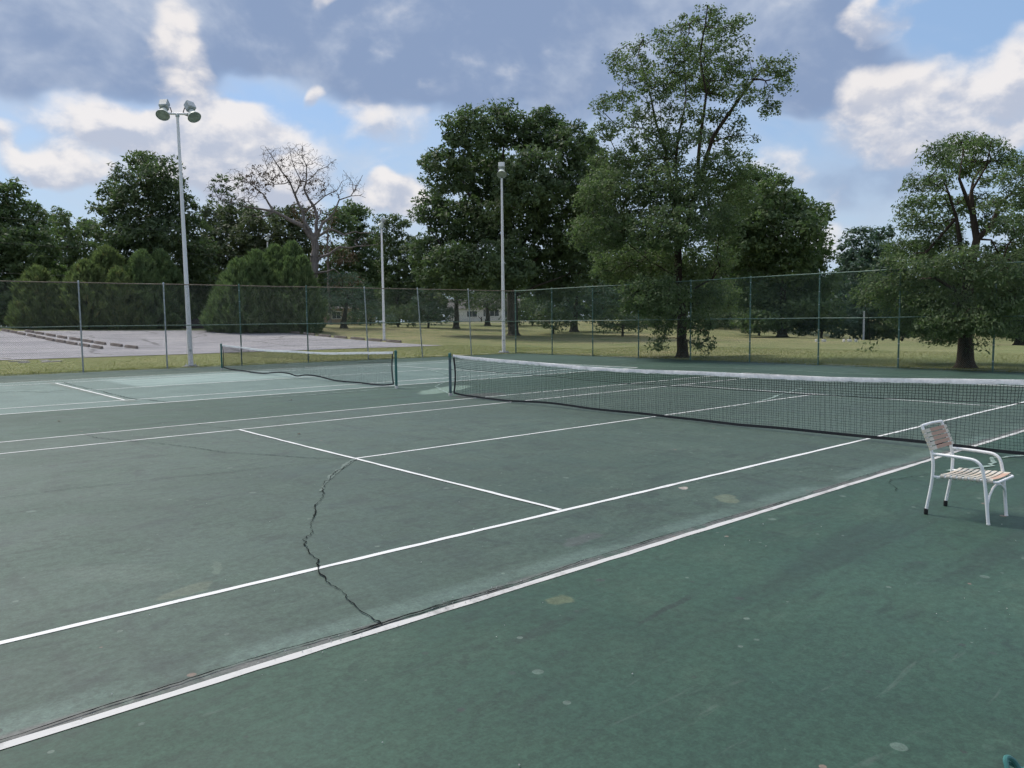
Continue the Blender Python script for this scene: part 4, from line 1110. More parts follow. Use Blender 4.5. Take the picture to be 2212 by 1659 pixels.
# --- honey locust at the right edge
tree('locust_tree', 'feathery locust tree at the right edge just behind the fence', 'tree', 2088, 33.0,
     [(2081, 303, 38, 15), (2130, 312, 34, 15), (2030, 325, 24, 17), (2170, 342, 34, 20), (2057, 342, 30, 17), (1990, 390, 28, 17), (2031, 388, 28, 20), (2137, 379, 24, 17), (2192, 392, 26, 26), (1966, 433, 18, 14), (2005, 433, 36, 20), (2120, 428, 24, 17), (2170, 433, 38, 17), (1952, 460, 20, 14), (1998, 480, 48, 22), (2060, 485, 22, 17), (1972, 531, 56, 22), (2190, 480, 32, 22), (2175, 540, 48, 22), (2090, 548, 36, 15), (2004, 566, 56, 15),
      (1882, 586, 17, 10), (1905, 612, 36, 22), (1872, 630, 26, 22), (2054, 604, 62, 22), (2004, 640, 48, 22), (2104, 630, 48, 26), (1975, 690, 46, 24), (2054, 688, 56, 28), (2120, 690, 40, 28), (2038, 722, 40, 13), (2165, 640, 40, 24), (2230, 420, 34, 26), (2240, 500, 40, 30), (2235, 600, 48, 36), (2212, 352, 26, 20), (2215, 560, 36, 24), (2205, 645, 34, 22), (2190, 700, 34, 22), (1935, 560, 26, 16), (1884, 745, 5, 7), (2108, 748, 8, 8), (2085, 352, 44, 20), (2072, 440, 34, 22), (2138, 470, 34, 18), (2040, 520, 44, 22), (2100, 590, 50, 22), (2140, 580, 50, 24), (1940, 650, 40, 24), (1950, 605, 36, 20), (2060, 650, 50, 24), (2150, 700, 36, 22)],
     'locust_leaf', 'bark2', 41, spacing=.28, crad=.38, nl=64, ls=.13, trunk_r=.26, shell=.30, flat=.45, droop=.75, aspect=.38, rtip=.008, depth=.95, upb=1.1,
     stems_px=[([(2088, 798), (2086, 700), (2092, 600), (2110, 515)], .27, .13), ([(2110, 515), (2101, 460), (2098, 410), (2103, 375)], .11, .04), ([(2110, 515), (2142, 488), (2160, 432), (2200, 400)], .09, .02), ([(2092, 600), (2066, 470), (2050, 420), (2035, 380)], .09, .02), ([(2100, 450), (2072, 390), (2082, 320)], .05, .012), ([(2099, 410), (2130, 360), (2140, 320)], .05, .012),
               ([(2088, 640), (2020, 600), (1960, 600), (1900, 620)], .07, .015), ([(2086, 690), (2150, 650), (2200, 610)], .08, .02), ([(2066, 480), (2000, 545), (1960, 545)], .05, .012), ([(2090, 650), (2030, 680), (1985, 690)], .05, .012)])
# --- left group
tree('maple_tree', 'large dome shaped dark green tree directly behind the two lamp pole', 'tree', 330, 100,
     [(309, 352, 34, 18), (371, 360, 20, 17), (275, 380, 28, 22), (337, 388, 42, 28), (245, 410, 24, 18), (295, 424, 42, 25), (365, 416, 37, 28), (225, 445, 26, 15), (281, 466, 45, 28), (351, 466, 48, 30), (405, 445, 20, 22), (253, 500, 45, 28), (323, 508, 50, 30), (410, 495, 34, 30), (281, 541, 50, 30), (365, 541, 50, 30), (425, 545, 38, 30), (425, 590, 40, 30), (330, 590, 60, 35), (250, 590, 50, 35), (420, 640, 40, 35), (340, 640, 50, 30)],
     'dark_leaf', 'bark', 51, spacing=.95, crad=1.0, nl=66, ls=.46, shell=.3, trunk_r=.5)
tree('broadleaf_tree', 'green broadleaf tree cut by the left edge of the picture', 'tree', 25, 104,
     [(8, 425, 36, 30), (50, 472, 40, 36), (-10, 500, 55, 50), (60, 540, 46, 45), (15, 590, 60, 50), (95, 600, 40, 32), (-20, 650, 60, 40), (60, 650, 60, 40), (-60, 560, 55, 60), (-50, 450, 40, 40)],
     'maple_leaf', 'bark2', 52, spacing=0.94, crad=.95, nl=70, ls=0.45, shell=.3, trunk_r=.4)
tree('broadleaf_tree', 'smaller pale green tree in the dip between the left edge tree and the dome tree', 'tree', 150, 122,
     [(136, 472, 24, 18), (112, 480, 15, 14), (165, 500, 34, 26), (120, 535, 45, 40), (185, 545, 42, 40), (150, 610, 60, 50), (205, 600, 45, 50), (110, 600, 40, 45), (195, 490, 18, 16)],
     'locust_leaf', 'bark2', 53, spacing=1.02, crad=1.0, nl=60, ls=0.49, shell=.3, trunk_r=.35)
tree('broadleaf_tree', 'olive green tree mass behind the bare tree and above the broad juniper', 'tree', 540, 128,
     [(462, 470, 34, 24), (520, 470, 40, 26), (572, 485, 42, 26), (630, 475, 40, 30), (500, 530, 60, 40), (575, 540, 60, 40), (640, 540, 55, 40), (480, 600, 55, 45), (440, 560, 35, 50), (560, 610, 60, 50), (440, 640, 40, 40)],
     'olive_leaf', 'bark', 54, spacing=1.10, crad=1.15, nl=66, ls=0.54, shell=.3, trunk_r=.45)
tree('withered_tree', 'reddish brown withered foliage just behind the bare tree trunk', 'tree', 712, 108,
     [(655, 458, 30, 22), (705, 468, 30, 24), (735, 552, 34, 22), (745, 612, 36, 18), (700, 525, 26, 26)],
     'rust_leaf', 'bark_dead', 55, spacing=1.0, crad=.8, nl=26, ls=.30, trunk_r=.25)
tree('broadleaf_tree', 'green tree between the bare tree and the far pole', 'tree', 765, 130,
     [(760, 462, 34, 22), (735, 480, 30, 26), (785, 520, 40, 34), (745, 560, 45, 40), (800, 580, 45, 45), (760, 625, 50, 40), (820, 640, 40, 40), (700, 620, 45, 45)],
     'maple_leaf', 'bark2', 56, spacing=1.02, crad=1.1, nl=66, ls=0.51, shell=.3, trunk_r=.4)
tree('broadleaf_tree', 'green tree right of the far pole, beside the oak crown', 'tree', 858, 116,
     [(832, 475, 19, 15), (862, 485, 20, 17), (840, 520, 32, 28), (882, 535, 32, 34), (862, 580, 42, 40), (905, 605, 45, 40), (850, 635, 40, 38), (890, 650, 40, 32)],
     'dark_leaf', 'bark2', 57, spacing=1.02, crad=1.0, nl=64, ls=0.49, shell=.3, trunk_r=.38)
# --- right background
tree('broadleaf_tree', 'dark tree in the gap between the rounded tree and the locust', 'tree', 1872, 105,
     [(1858, 512, 26, 17), (1905, 506, 22, 17), (1835, 545, 22, 20), (1880, 560, 50, 34), (1838, 600, 34, 40), (1905, 610, 50, 40), (1870, 660, 60, 36), (1830, 670, 40, 34), (1930, 660, 50, 40), (1815, 702, 36, 20), (1875, 708, 46, 18), (1935, 708, 44, 18)],
     'blue_leaf', 'bark', 58, spacing=0.94, crad=.95, nl=70, ls=0.46, shell=.3, trunk_r=.4)
tree('broadleaf_tree', 'dark tree seen through the locust at the far right', 'tree', 2207, 63,
     [(2200, 590, 50, 40), (2150, 630, 46, 36), (2230, 650, 50, 40), (2180, 690, 46, 26), (2120, 660, 36, 30), (2240, 700, 40, 26)],
     'maple_leaf', 'bark2', 59, spacing=0.68, crad=.7, nl=60, ls=0.32, shell=.3, trunk_r=.34)
tree('broadleaf_tree', 'dark tree filling behind the tall tree and oak', 'tree', 1300, 112,
     [(1272, 335, 34, 36), (1290, 390, 44, 44), (1280, 440, 40, 40), (1320, 500, 50, 45), (1270, 540, 45, 45), (1310, 590, 60, 45), (1400, 560, 60, 50), (1420, 640, 70, 45), (1350, 640, 60, 40)],
     'dark_leaf', 'bark', 60, spacing=1.02, crad=1.05, nl=66, ls=0.49, shell=.3, trunk_r=.4)
tree('broadleaf_tree', 'dark tree showing low between the tall tree trunk and the rounded tree', 'tree', 1585, 112,
     [(1570, 500, 50, 50), (1620, 540, 50, 50), (1560, 590, 60, 50), (1640, 620, 60, 50), (1580, 660, 70, 36), (1700, 660, 60, 40)],
     'olive_leaf', 'bark', 61, spacing=1.10, crad=1.1, nl=62, ls=0.51, shell=.3, trunk_r=.4)
# --- low spruce, trees and shrubs under the canopy
tree('spruce_tree', 'low spreading conifer with drooping boughs on the lawn left of the far pole', 'tree', 742, 92,
     [(740, 600, 36, 16), (705, 630, 34, 14), (770, 628, 40, 14), (735, 650, 55, 14), (800, 660, 36, 14), (700, 668, 28, 12), (830, 680, 28, 10), (770, 670, 30, 10)],
     'blue_leaf', 'bark', 62, spacing=.8, crad=.8, nl=60, ls=.26, trunk_r=.34, flat=.4, droop=.5, aspect=.35, shell=.2)
tree('park_tree', 'slender dark trunk under the left of the oak crown', 'tree', 985, 96,
     [(985, 560, 60, 40), (940, 590, 50, 36), (1030, 590, 50, 36), (985, 610, 60, 22), (960, 640, 34, 16), (1010, 645, 30, 14)], 'dark_leaf', 'bark', 63, spacing=1.1, crad=.9, nl=56, ls=.32, trunk_r=.34)
tree('park_tree', 'small tree with a short trunk before the white house', 'tree', 1053, 108,
     [(1050, 600, 40, 30), (1020, 630, 35, 20), (1085, 625, 34, 22), (1050, 645, 44, 14), (1005, 650, 26, 14), (1090, 655, 30, 14), (1045, 660, 40, 8)], 'dark_leaf', 'bark', 64, spacing=1.0, crad=.85, nl=56, ls=.32, trunk_r=.36)
tree('park_tree', 'low crowned tree with a stout trunk right of the oak', 'tree', 1240, 90,
     [(1190, 630, 36, 34), (1245, 620, 46, 36), (1280, 655, 36, 28), (1210, 668, 46, 20), (1265, 680, 40, 14), (1310, 640, 36, 34)], 'blue_leaf', 'bark', 65, spacing=.95, crad=.85, nl=66, ls=.30, trunk_r=.42)
def shrub(label, px, D, lobes, mat, seed, **kw):
    k_ = dict(spacing=.75, crad=.7, nl=56, ls=.26, trunk_r=.10, group='shrubs under the trees', trunk_top=1.0); k_.update(kw)
    return tree('shrub', label, 'shrub', px, D, lobes, mat, 'bark', seed, **k_)
shrub('bluish evergreen shrub left of the slender trunk', 925, 97, [(925, 650, 36, 26), (900, 675, 34, 20), (955, 678, 34, 18)], 'blue_leaf', 70)
shrub('dark leafy bush on the lawn beside the far pole foot', 800, 104, [(800, 684, 36, 22), (770, 690, 26, 16)], 'dark_leaf', 66)
shrub('dark bush filling under the oak to the right of the white house', 1150, 110, [(1140, 672, 40, 26), (1180, 680, 36, 22), (1110, 684, 24, 18)], 'dark_leaf', 67)
shrub('dark bush far behind between the tall tree and the maple', 1580, 104, [(1570, 690, 44, 26), (1530, 694, 34, 20)], 'dark_leaf', 68)
shrub('dark bush far behind left of the tall tree trunk', 1430, 106, [(1420, 690, 40, 24), (1460, 692, 34, 22)], 'dark_leaf', 80)
shrub('low dark hedge before the white house', 1040, 150, [(1030, 697, 26, 5), (1060, 698, 24, 5), (1000, 697, 22, 6)], 'dark_leaf', 69)
shrub('dark round bush right of the oak trunk', 1195, 84, [(1200, 690, 42, 18), (1170, 685, 26, 16)], 'dark_leaf', 71)
shrub('dark clipped bush left of the tall tree trunk', 1345, 80, [(1340, 690, 46, 20), (1385, 694, 34, 16), (1310, 695, 26, 15)], 'dark_leaf', 72)
shrub('dark bush under the rounded tree', 1640, 88, [(1620, 690, 44, 24), (1670, 695, 40, 20)], 'dark_leaf', 73)
shrub('dark hedge bush right of the rounded tree', 1775, 84, [(1760, 690, 40, 24), (1810, 690, 34, 26)], 'blue_leaf', 74)
shrub('dark shrub right of the far pole', 860, 98, [(850, 682, 30, 20), (885, 680, 30, 22)], 'dark_leaf', 75)
shrub('bright green bush low beyond the crest left of the locust trunk', 2030, 92, [(2010, 712, 40, 18), (2060, 705, 34, 20)], 'maple_leaf', 76)
shrub('dark shrub at the far left beyond the lot', 20, 118, [(15, 670, 46, 26), (60, 680, 40, 18), (-40, 672, 46, 28)], 'dark_leaf', 77)
shrub('dark shrub between the two left junipers and the wide one', 430, 100, [(430, 670, 34, 28), (410, 690, 26, 14)], 'dark_leaf', 78)
shrub('dark shrub seen below the locust boughs', 1950, 100, [(1940, 700, 44, 24), (1980, 690, 40, 30)], 'dark_leaf', 79)

# --- junipers: dense upright plumes over cone-shaped masses
def juniper(label, px, D, cones, seed, mat='juniper'):
    rng = np.random.default_rng(seed); base = spot(px, D)
    root = empty('juniper_tree', (base[0], base[1], base[2]-.02)); tag(root, label, 'juniper', 'junipers along the far side of the lot')
    k = D/FPX; dv = bearing(px); Vs = []; Ts = []; A = []; B = []; nb = 0
    for ci, (cx, hw_, top, bot_) in enumerate(cones):
        c0 = point(cx, 690, D)-base+np.array([dv[0], dv[1], 0])*rng.uniform(-.6, .6)*hw_*k
        H = (bot_-top-7)*k; R = hw_*k; z0 = max(.05, point(cx, bot_, D)[2]-base[2])
        A.append([c0[0], c0[1], 0]); B.append([c0[0], c0[1], z0+H*.8])
        for shell_, sp in ((1.0, .40), (.72, .55)):
            n_ = int(2.6*R*H/(sp*sp)*1.6)
            t = rng.random(n_)**1.15; th = rng.random(n_)*6.283
            ph = rng.random(4)*6.28
            prof = np.where(t < .18, .80+.20*t/.18, np.maximum(1-((t-.18)/.82)**1.25, 0)**.62)
            lob = 1+.12*np.sin(3*th+ph[0]+5*t)+.11*np.sin(7*th+ph[1]+13*t)+.06*np.sin(13*th+ph[2]+21*t)
            rr = R*prof*lob*shell_*(.94+.1*rng.random(n_))
            P_ = np.stack([c0[0]+np.cos(th)*rr, c0[1]+np.sin(th)*rr, z0+H*t], -1)
            o_ = np.stack([np.cos(th), np.sin(th), np.full(n_, .25)], -1)
            nl = 30
            g = rng.normal(size=(n_*nl, 3)); g /= np.linalg.norm(g, axis=1, keepdims=True); g *= (rng.random(n_*nl)**.4)[:, None]
            sz = np.repeat(.75+.5*rng.random(n_), nl)[:, None]
            ow = np.repeat(o_, nl, 0)
            p = np.repeat(P_, nl, 0)+g*sz*np.array([.24, .24, .36])+ow*.10*g[:, 2:3]
            ax = np.array([0, 0, 1.0])+ow*.55+g*np.array([.8, .8, .2])+rng.normal(0, .25, (n_*nl, 3)); ax /= np.linalg.norm(ax, axis=1, keepdims=True)
            nm = ow+g*.8+np.array([0, 0, .5])+rng.normal(0, .35, (n_*nl, 3)); b = np.cross(nm, ax); b /= np.linalg.norm(b, axis=1, keepdims=True)+1e-6
            L = .36*(.6+.8*rng.random((n_*nl, 1)))
            Vs.append(np.stack([p-ax*L*.4+b*.055, p-ax*L*.4-b*.055, p+ax*L*.6+nm*.03], 1).reshape(-1, 3))
            Ts.append(np.clip(np.repeat(rng.random(n_)*.6, nl)+rng.random(n_*nl)*.4-(0 if ci else .0), 0, 1))
    V1, F1 = tube_np(A, B, .16, .03, 6); np_mesh('trunk', V1, F1, M['bark'], root)
    V_ = np.concatenate(Vs); np_mesh('crown', V_, np.arange(len(V_)).reshape(-1, 3), M[mat], root, tint=np.concatenate(Ts))
    return root
juniper('leftmost and smallest juniper, a low rounded cone', 92, 92, [(86, 46, 592, 706), (110, 40, 632, 706), (70, 34, 640, 706)], 81)
juniper('juniper second from the left, between the lowest cone and the twin peaked one', 215, 90, [(236, 60, 547, 708), (190, 54, 578, 707), (258, 44, 592, 708), (165, 34, 625, 707)], 82)
juniper('twin peaked juniper just left of the two lamp pole', 335, 91, [(312, 46, 555, 707), (352, 50, 552, 708), (330, 60, 596, 708)], 83, 'juniper_dark')
juniper('widest juniper mass, many peaks, in front of the bare tree', 575, 84, [(636, 54, 528, 714), (598, 58, 535, 714), (558, 58, 550, 714), (522, 54, 568, 713), (495, 44, 592, 712), (656, 38, 560, 714), (585, 66, 572, 714), (520, 60, 606, 713), (482, 30, 622, 712), (628, 60, 560, 714)], 84, 'juniper_dark')

# --- the bare tree
def bare_tree():
    rng = np.random.default_rng(91); D = 95; px = 682
    base = spot(px, D); root = empty('bare_tree', (base[0], base[1], base[2]-.02))
    tag(root, 'leafless grey dying tree with spreading bare limbs behind the wide juniper', 'tree', 'park trees beyond the fences')
    def c2(a, b): return (384+a*.2811, 274+b*.2811)
    def W(pp, wander=.3):
        out_ = []; off = 0
        for i, (a, b) in enumerate(pp):
            x, y = c2(a, b); out_.append(point(x, y, D+off)-base); off += rng.normal(0, wander)
        return out_
    S = [([np.zeros(3)]+W([(1050, 1250), (1045, 1000), (1050, 870)], .05), .62, .42),
         (W([(1050, 870), (960, 760), (860, 715), (740, 650), (560, 620), (440, 590), (330, 560)]), .30, .05), (W([(1040, 860), (960, 640), (900, 520), (860, 420), (790, 330), (720, 220), (670, 150)]), .26, .03),
         (W([(1055, 870), (1072, 700), (1010, 560), (985, 420), (990, 300), (960, 160)]), .24, .03), (W([(1065, 850), (1110, 740), (1200, 660), (1240, 560), (1330, 530), (1380, 450), (1420, 370)]), .22, .03),
         (W([(1065, 840), (1160, 785), (1280, 830), (1400, 815), (1530, 820)]), .16, .04), (W([(1050, 1060), (1160, 980), (1240, 920), (1320, 930), (1440, 915), (1540, 900)]), .18, .03), (W([(1050, 1130), (1150, 1110), (1200, 1090), (1260, 1140)]), .10, .03),
         (W([(965, 650), (1060, 590), (1130, 530), (1230, 480), (1260, 420)]), .12, .03), (W([(740, 650), (700, 590), (660, 520), (560, 440), (500, 380)]), .12, .03), (W([(900, 520), (950, 420), (900, 320), (860, 190)]), .09, .02), (W([(860, 420), (740, 440), (640, 380), (600, 320)]), .08, .02),
         (W([(1330, 530), (1400, 525), (1445, 545)]), .05, .02), (W([(1350, 500), (1340, 420), (1270, 330)]), .05, .02), (W([(985, 420), (1080, 330), (1180, 270), (1220, 250)]), .07, .02), (W([(740, 650), (640, 700), (560, 680)]), .07, .02)]
    tw = [(840, 240, 190, 110), (960, 210, 120, 90), (1140, 290, 100, 90), (600, 400, 150, 110), (350, 450, 120, 90), (450, 560, 140, 60), (1000, 430, 180, 130), (1385, 460, 60, 80), (1210, 490, 90, 60), (720, 330, 110, 120), (1300, 400, 70, 70), (1420, 870, 90, 60), (300, 520, 60, 50), (430, 400, 90, 80), (250, 500, 50, 60), (560, 520, 120, 60), (1100, 420, 100, 80), (680, 220, 60, 80)]
    lobes = []
    for (a, b, ra, rb_) in tw:
        x, y = c2(a, b); lobes.append((x, y, ra*.2811, rb_*.2811))
    LB = lobes_to_world(lobes, D, base, rng, .45)
    tg = clumps_from(LB, .40, rng, .05, .9)
    A, B, ra, rb = skeleton(S, tg, rng, bf=.25, r_tip=.011, expo=2.15, jit=.28, wander=.16)
    V1, F1 = tube_np(A, B, ra, rb, 5); V2, F2 = trunk_flare(None, .6, 1.2)
    np_mesh('trunk', np.concatenate([V1, V2]), np.concatenate([F1, F2+len(V1)]), M['bark_dead'], root, smooth=True)
    lf = [(600, 380, 130, 90), (720, 420, 90, 90), (880, 400, 80, 60), (1000, 380, 70, 60), (540, 460, 90, 60), (830, 280, 60, 40), (1020, 480, 80, 60), (1130, 510, 60, 40), (660, 500, 80, 50)]
    LB = lobes_to_world([(*c2(a, b), r1*.2811, r2*.2811) for (a, b, r1, r2) in lf], D, base, rng, .4)
    cl = clumps_from(LB, .62, rng, .1, .8); cl = cl[rng.random(len(cl)) < .62]
    V_, F_, t = leaves(cl, .34, 14, .24, rng); np_mesh('withered_leaves', V_, F_, M['rust_leaf'], root, tint=t)
    lf = [(330, 420, 70, 50), (280, 520, 60, 50), (380, 500, 80, 50), (420, 580, 90, 40), (300, 570, 60, 30), (480, 440, 60, 50), (520, 620, 80, 40)]
    LB = lobes_to_world([(*c2(a, b), r1*.2811, r2*.2811) for (a, b, r1, r2) in lf], D, base, rng, .4)
    cl = clumps_from(LB, .62, rng, .1, .9); cl = cl[rng.random(len(cl)) < .85]
    V_, F_, t = leaves(cl, .40, 26, .26, rng); np_mesh('green_leaves', V_, F_, M['dark_leaf'], root, tint=t)
bare_tree()

# --- far wood closing the view
def far_wood():
    rng = np.random.default_rng(77); cl = []
    for a in np.arange(-5, 112, .75):
        D = rng.uniform(182, 230); x = CAM[0]+math.cos(rad(a))*D; y = CAM[1]+math.sin(rad(a))*D
        z0 = hz_at(x, y); Hh = rng.uniform(9.5, 14); rw = rng.uniform(2.8, 4.5); n_ = 40
        t = rng.random(n_); an = rng.random(n_)*6.283; rr = rw*np.sqrt(rng.random(n_))*(1-.45*t**2)
        cl.append(np.stack([x+np.cos(an)*rr, y+np.sin(an)*rr, z0+t*Hh], -1))
    cl = np.concatenate(cl)
    V_, F_, t = leaves(cl, 1.5, 18, 1.15, rng, tri=True)
    tag(np_mesh('distant_wood', V_, F_, M['dark_leaf'], tint=t), 'dark belt of distant woodland closing the view behind the park trees', 'woodland', kind='stuff')
far_wood()

# ------------------------------------------------------------------ houses, poles, stones beyond
def house(px, D, wdt, dep, hh, label, wallmat, roofmat, wins, rz_off=0, roof_h=2.2):
    b = spot(px, D); bd = bearing(px); rz = math.atan2(bd[1], bd[0])-math.pi/2+rz_off    # local -y looks back at the courts
    root = empty('house', tuple(b-np.array([0, 0, .1])), rz); tag(root, label, 'house', 'houses beyond the park')
    MB().box((0, 0, hh/2), (wdt, dep, hh)).build('wall', wallmat, root)
    e = .45; rv = [(-wdt/2-e, -dep/2-e, hh+.01), (wdt/2+e, -dep/2-e, hh+.01), (wdt/2+e, dep/2+e, hh+.01), (-wdt/2-e, dep/2+e, hh+.01), (-wdt/2-e, 0, hh+roof_h), (wdt/2+e, 0, hh+roof_h)]
    mesh_obj('roof', rv, [(0, 1, 5, 4), (2, 3, 4, 5), (0, 4, 3), (1, 2, 5), (3, 2, 1, 0)], roofmat, root)
    for (wx, wz, ww, wh) in wins:
        f = MB()
        f.box((wx, -dep/2-.03, wz-wh/2), (ww+.2, .1, .1)).box((wx, -dep/2-.03, wz+wh/2), (ww+.2, .1, .1)).box((wx-ww/2, -dep/2-.03, wz), (.1, .1, wh-.1)).box((wx+ww/2, -dep/2-.03, wz), (.1, .1, wh-.1)).box((wx, -dep/2-.03, wz), (.06, .08, wh-.1))
        wn_ = f.build('window', M['trim'], root)
        MB().box((wx, -dep/2-.012, wz), (ww-.1, .02, wh-.1)).build('pane', M['window_glass'], wn_)
    return root
M['trim'] = paint('white_trim', (.72, .72, .70), .5, .08, 4)
M['window_glass'] = paint('window_glass', (.05, .06, .07), .08, .2, 2, spec=.6)
M['white_siding'] = paint('white_siding', (.60, .60, .57), .7, .1, 2)
M['tan_siding'] = paint('tan_siding', (.36, .28, .21), .8, .15, 2)
M['grey_roof'] = paint('grey_shingle', (.12, .115, .11), .9, .3, 3)
house(1046, 172, 15, 9, 2.7, 'white house with two bright windows glimpsed under the oak', M['white_siding'], M['grey_roof'], [(-2.6, 1.6, 2.2, 1.3), (.2, 1.8, .8, 1.6), (2.2, 1.8, 2.0, 1.5), (5.0, 1.8, 1.4, 1.4)])
house(727, 150, 14, 9, 3.0, 'tan house in shade glimpsed under the low conifer', M['tan_siding'], M['grey_roof'], [(-4, 1.8, 1.6, 1.3), (0, 1.8, 1.6, 1.3), (4, 1.8, 1.6, 1.3)])

def utility_pole(loc, H, label, r=.13, arms=True, mat='bark_dead'):
    root = empty('utility_pole', (loc[0], loc[1], loc[2]-.05)); tag(root, label, 'utility pole')
    MB().tube([(0, 0, -.2), (0, 0, H)], [r, r*.75], 12).build('shaft', M[mat], root)
    if arms:
        bd = bearing(1100); a = math.atan2(bd[1], bd[0])
        MB().box((0, 0, H-.25), (1.8, .07, .08), rz=a-math.pi/2).build('crossarm', M[mat], root)
        for s in (-1, 1): MB().lathe([(.03, H-.19), (.045, H-.14), (.03, H-.06), (0, H-.05)], 8, c=(math.cos(a-math.pi/2)*s, math.sin(a-math.pi/2)*s, 0)).build('insulator', M['lamp'], root)
    return root
M['cable'] = paint('weathered_cable', (.07, .085, .075), .7, .2, 5)
M['pale_wood'] = paint('bleached_pole', (.46, .47, .48), .8, .15, 4)
ub = spot(1866, 80)
utility_pole(ub, point(1866, 671, 80)[2]-ub[2], 'thin pale grey post standing at the lawn crest left of the locust', .10, False, 'pale_wood')
pa = spot(-330, 96); pb = spot(1098, 104)
utility_pole(pa, 12.0, 'utility pole out of view to the left carrying the overhead wires', .15)
utility_pole(pb, 12.0, 'utility pole hidden behind the oak carrying the overhead wires', .15)
for i, (z0, z1) in enumerate(((12.0, 11.6), (9.4, 9.5), (6.4, 6.6))):
    A_ = np.array([pa[0], pa[1], pa[2]+z0-.1]); B_ = np.array([pb[0], pb[1], pb[2]+z1-.1])
    pts = [tuple(A_+(B_-A_)*t-np.array([0, 0, 1.2*4*t*(1-t)])) for t in np.linspace(0, 1, 25)]
    o = MB().tube(pts, .010, 5).build('overhead_wire', M['cable'])
    tag(o, ['topmost of the three thin overhead wires crossing before the left trees', 'middle one of the three thin overhead wires crossing before the left trees', 'lowest of the three thin overhead wires crossing before the left trees'][i], 'wire', 'overhead wires at the left')

def stone(label, px, D, sx, sy, sz, mat, seed, grp, cat='stone', name='stone'):
    r = np.random.default_rng(seed); b = spot(px, D)
    V_ = []; F_ = []; n_ = 9
    for z, k in ((-.05, 1.0), (sz*.6, .95), (sz, .7)):
        for q in range(n_):
            an = 2*math.pi*q/n_; V_.append((math.cos(an)*sx/2*k*(1+r.normal(0, .08)), math.sin(an)*sy/2*k*(1+r.normal(0, .08)), z*(1+r.normal(0, .05))))
    for l in range(2):
        for q in range(n_): F_.append((l*n_+q, l*n_+(q+1) % n_, l*n_+n_+(q+1) % n_, l*n_+n_+q))
    F_.append(tuple(range(2*n_, 3*n_)))
    o = mesh_obj(name, V_, F_, mat); o.location = tuple(b); o.rotation_euler = (0, 0, r.uniform(0, 3)); tag(o, label, cat, grp); return o
M['pale_stone'] = paint('pale_stone', (.62, .61, .58), .9, .15, 6)
for i, (px, lb) in enumerate(((1764, 'small white stone at the lawn crest under the rounded tree, leftmost'), (1781, 'small white stone at the lawn crest, second from the left'), (1802+22, 'low white stone at the crest left of the pale post'), (1836, 'second low white stone at the crest, nearer the pale post'), (1850, 'white stone right beside the pale post at the crest'))):
    stone(lb, px, 66, .40, .2, .17, M['pale_stone'], 300+i, 'white stones along the lawn crest')
for i, (px, D, s, lb) in enumerate(((6, 52.5, 1.5, 'flat pale slab in the grass strip at the left edge'), (35, 49, 1.0, 'flat pale slab in the grass strip near the left edge'), (46, 47.5, .7, 'smallest flat pale slab in the grass strip near the left edge'), (92, 48.8, .9, 'flat pale slab in the grass strip left of the first silver post'), (107, 47.6, 1.2, 'broad flat pale slab in the grass strip left of the first silver post'), (182, 52.3, 1.0, 'flat pale slab at the lot edge by the first silver post'), (222, 52.0, .9, 'flat pale slab at the lot edge right of the first silver post'))):
    stone(lb, px, D, s, .45, .035, M['concrete'], 320+i, 'flat slabs in the grass strip', 'slab', 'paving_slab')
def mound():
    b = spot(432, 92); r = np.random.default_rng(4); V_ = []; F_ = []; n_ = 28; m_ = 8
    for i in range(m_+1):
        t = i/m_
        for q in range(n_):
            an = 2*math.pi*q/n_; rr = 2.9*(1-t)**.8*(1+r.normal(0, .03)); V_.append((math.cos(an)*rr, math.sin(an)*rr*.8, 1.1*t**.8+r.normal(0, .03)-.05))
    for i in range(m_):
        for q in range(n_): F_.append((i*n_+q, i*n_+(q+1) % n_, (i+1)*n_+(q+1) % n_, (i+1)*n_+q))
    M['mulch'] = paint('dark_mulch', (.030, .024, .022), .95, .4, 9, bump=.8)
    o = mesh_obj('mulch_pile', V_, F_, M['mulch']); o.location = tuple(b); tag(o, 'dark mulch pile at the back of the lot right of the two lamp pole', 'mulch pile')
mound()
yb_ = spot(47, 108); ym = empty('marker_post', tuple(yb_)); tag(ym, 'small yellow marker post beside the road at far left', 'marker post')
M['yellow'] = paint('yellow_sleeve', (.62, .50, .05), .5, .1, 6)
MB().box((0, 0, .55), (.16, .06, 1.1)).build('post', M['concrete'], ym); MB().box((0, 0, .85), (.2, .10, .62)).build('sleeve', M['yellow'], ym)

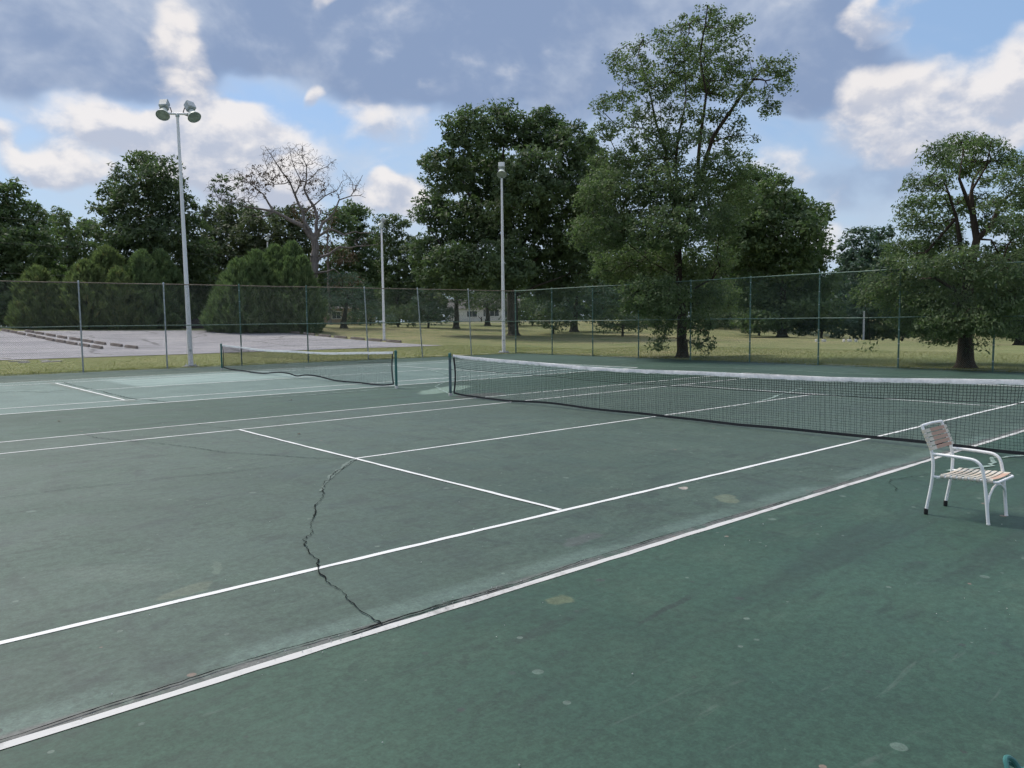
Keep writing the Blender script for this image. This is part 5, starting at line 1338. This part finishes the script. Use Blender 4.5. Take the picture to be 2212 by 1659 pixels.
# ------------------------------------------------------------------ grass fringe, grit, fallen leaves
def grass_fringe():
    rng = np.random.default_rng(12)
    def along(a, b, n_, sp, h0, h1):
        a = np.array(a); b = np.array(b); t = rng.random(n_); d_ = (b-a)/np.linalg.norm(b-a); nn = np.array([-d_[1], d_[0]])
        clump = .4+.6*np.sin(t*190)*np.sin(t*71+1)
        p = a+(b-a)*t[:, None]+nn*(rng.normal(0, sp, n_))[:, None]
        return p, (h0+(h1-h0)*rng.random(n_))*(1+np.clip(clump, 0, 1))
    P1, H1 = along((18.7, 24.5), (-12, 26.6), 9000, .16, .02, .08)
    P2, H2 = along((18.45, 24.5), (17.7, -10), 8000, .16, .02, .08)
    P3 = np.stack([rng.uniform(-14, 26, 60000), 26.8+rng.random(60000)**1.3*13], -1); H3 = rng.uniform(.02, .05, 60000)
    P4 = np.stack([18.8+rng.random(50000)**1.2*14, rng.uniform(-8, 26, 50000)], -1); H4 = rng.uniform(.02, .05, 50000)
    P_ = np.concatenate([P1, P2, P3, P4]); Hh = np.concatenate([H1, H2, H3, H4]); n_ = len(P_)
    z = hgt(P_[:, 0], P_[:, 1])-.03
    an = rng.random(n_)*6.283; wv = np.stack([np.cos(an), np.sin(an), np.zeros(n_)], -1)*(.010+.012*rng.random(n_))[:, None]
    tip = np.stack([rng.normal(0, .35, n_)*Hh, rng.normal(0, .35, n_)*Hh, Hh], -1)
    B_ = np.concatenate([P_, z[:, None]], -1)
    V_ = np.stack([B_-wv, B_+wv, B_+tip], 1).reshape(-1, 3); F_ = np.arange(n_*3).reshape(-1, 3)
    tag(np_mesh('grass', V_, F_, M['grass'], tint=rng.random(n_)), 'short dry grass blades in the strips behind the fences', 'grass', kind='stuff')
grass_fringe()
def grit():
    rng = np.random.default_rng(31); n_ = 420
    P_ = np.concatenate([np.stack([rng.uniform(-12, 2, 260), rng.uniform(-9, 8, 260)], -1), np.array([[-9.286, -5.43]])+rng.normal(0, [.8, .05], (60, 2)), np.stack([rng.uniform(-12, 16, 100), rng.uniform(8, 25, 100)], -1)])
    s = rng.uniform(.0025, .0065, len(P_)); V_ = []; F_ = []
    for (p, q) in zip(P_, s):
        b = len(V_); V_ += [(p[0]-q, p[1], .009), (p[0], p[1]-q*.7, .009), (p[0]+q*1.2, p[1], .009), (p[0], p[1]+q*.8, .009), (p[0], p[1], .009+q*.9)]
        F_ += [(b, b+1, b+4), (b+1, b+2, b+4), (b+2, b+3, b+4), (b+3, b, b+4)]
    M['grit'] = paint('pale_grit', (.58, .57, .53), .9, .3, 30)
    tag(mesh_obj('grit', V_, F_, M['grit']), 'tiny pale stone chips scattered over the court', 'grit', kind='stuff')
grit()
def fallen_leaf(label, x, y, s, rz, seed):
    r = np.random.default_rng(seed); V_ = []; n_ = 11
    for q in range(n_):
        an = 2*math.pi*q/n_; rr = s*(.55+.45*abs(math.cos(an)))*(1+r.normal(0, .12)); V_.append((math.cos(an)*rr, math.sin(an)*rr*.6, .012+.018*abs(math.sin(an))*r.random()))
    V_.append((0, 0, .012)); F_ = [(q, (q+1) % n_, n_) for q in range(n_)]
    o = mesh_obj('fallen_leaf', V_, F_, M['dry_leaf']); o.location = (x, y, 0); o.rotation_euler = (0, 0, rz); tag(o, label, 'leaf', 'fallen leaves on the courts')
M['dry_leaf'] = paint('dry_leaf', (.115, .070, .040), .8, .35, 20)
fallen_leaf('curled brown leaf near the centre line left of the near service line', -5.9, 2.75, .045, .4, 1)
fallen_leaf('small brown leaf on the dark strip between the two courts', -8.5, 7.9, .05, 1.4, 2)
fallen_leaf('brown leaf against the left fence foot behind the far net', 4.2, 25.0, .09, .3, 3)
fallen_leaf('brown leaf on the left court near its left edge', -9.0, 14.6, .06, 2.0, 4)
fallen_leaf('brown leaf on the dark strip below the far net post', -3.4, 8.4, .05, 2.6, 5)

print('objects', len(bpy.data.objects), 'tris', sum(len(o.data.loop_triangles) if False else sum(1 for _ in ()) for o in []))
tot = 0
for me in bpy.data.meshes: tot += len(me.loops)-2*len(me.polygons)
print('triangles', tot)
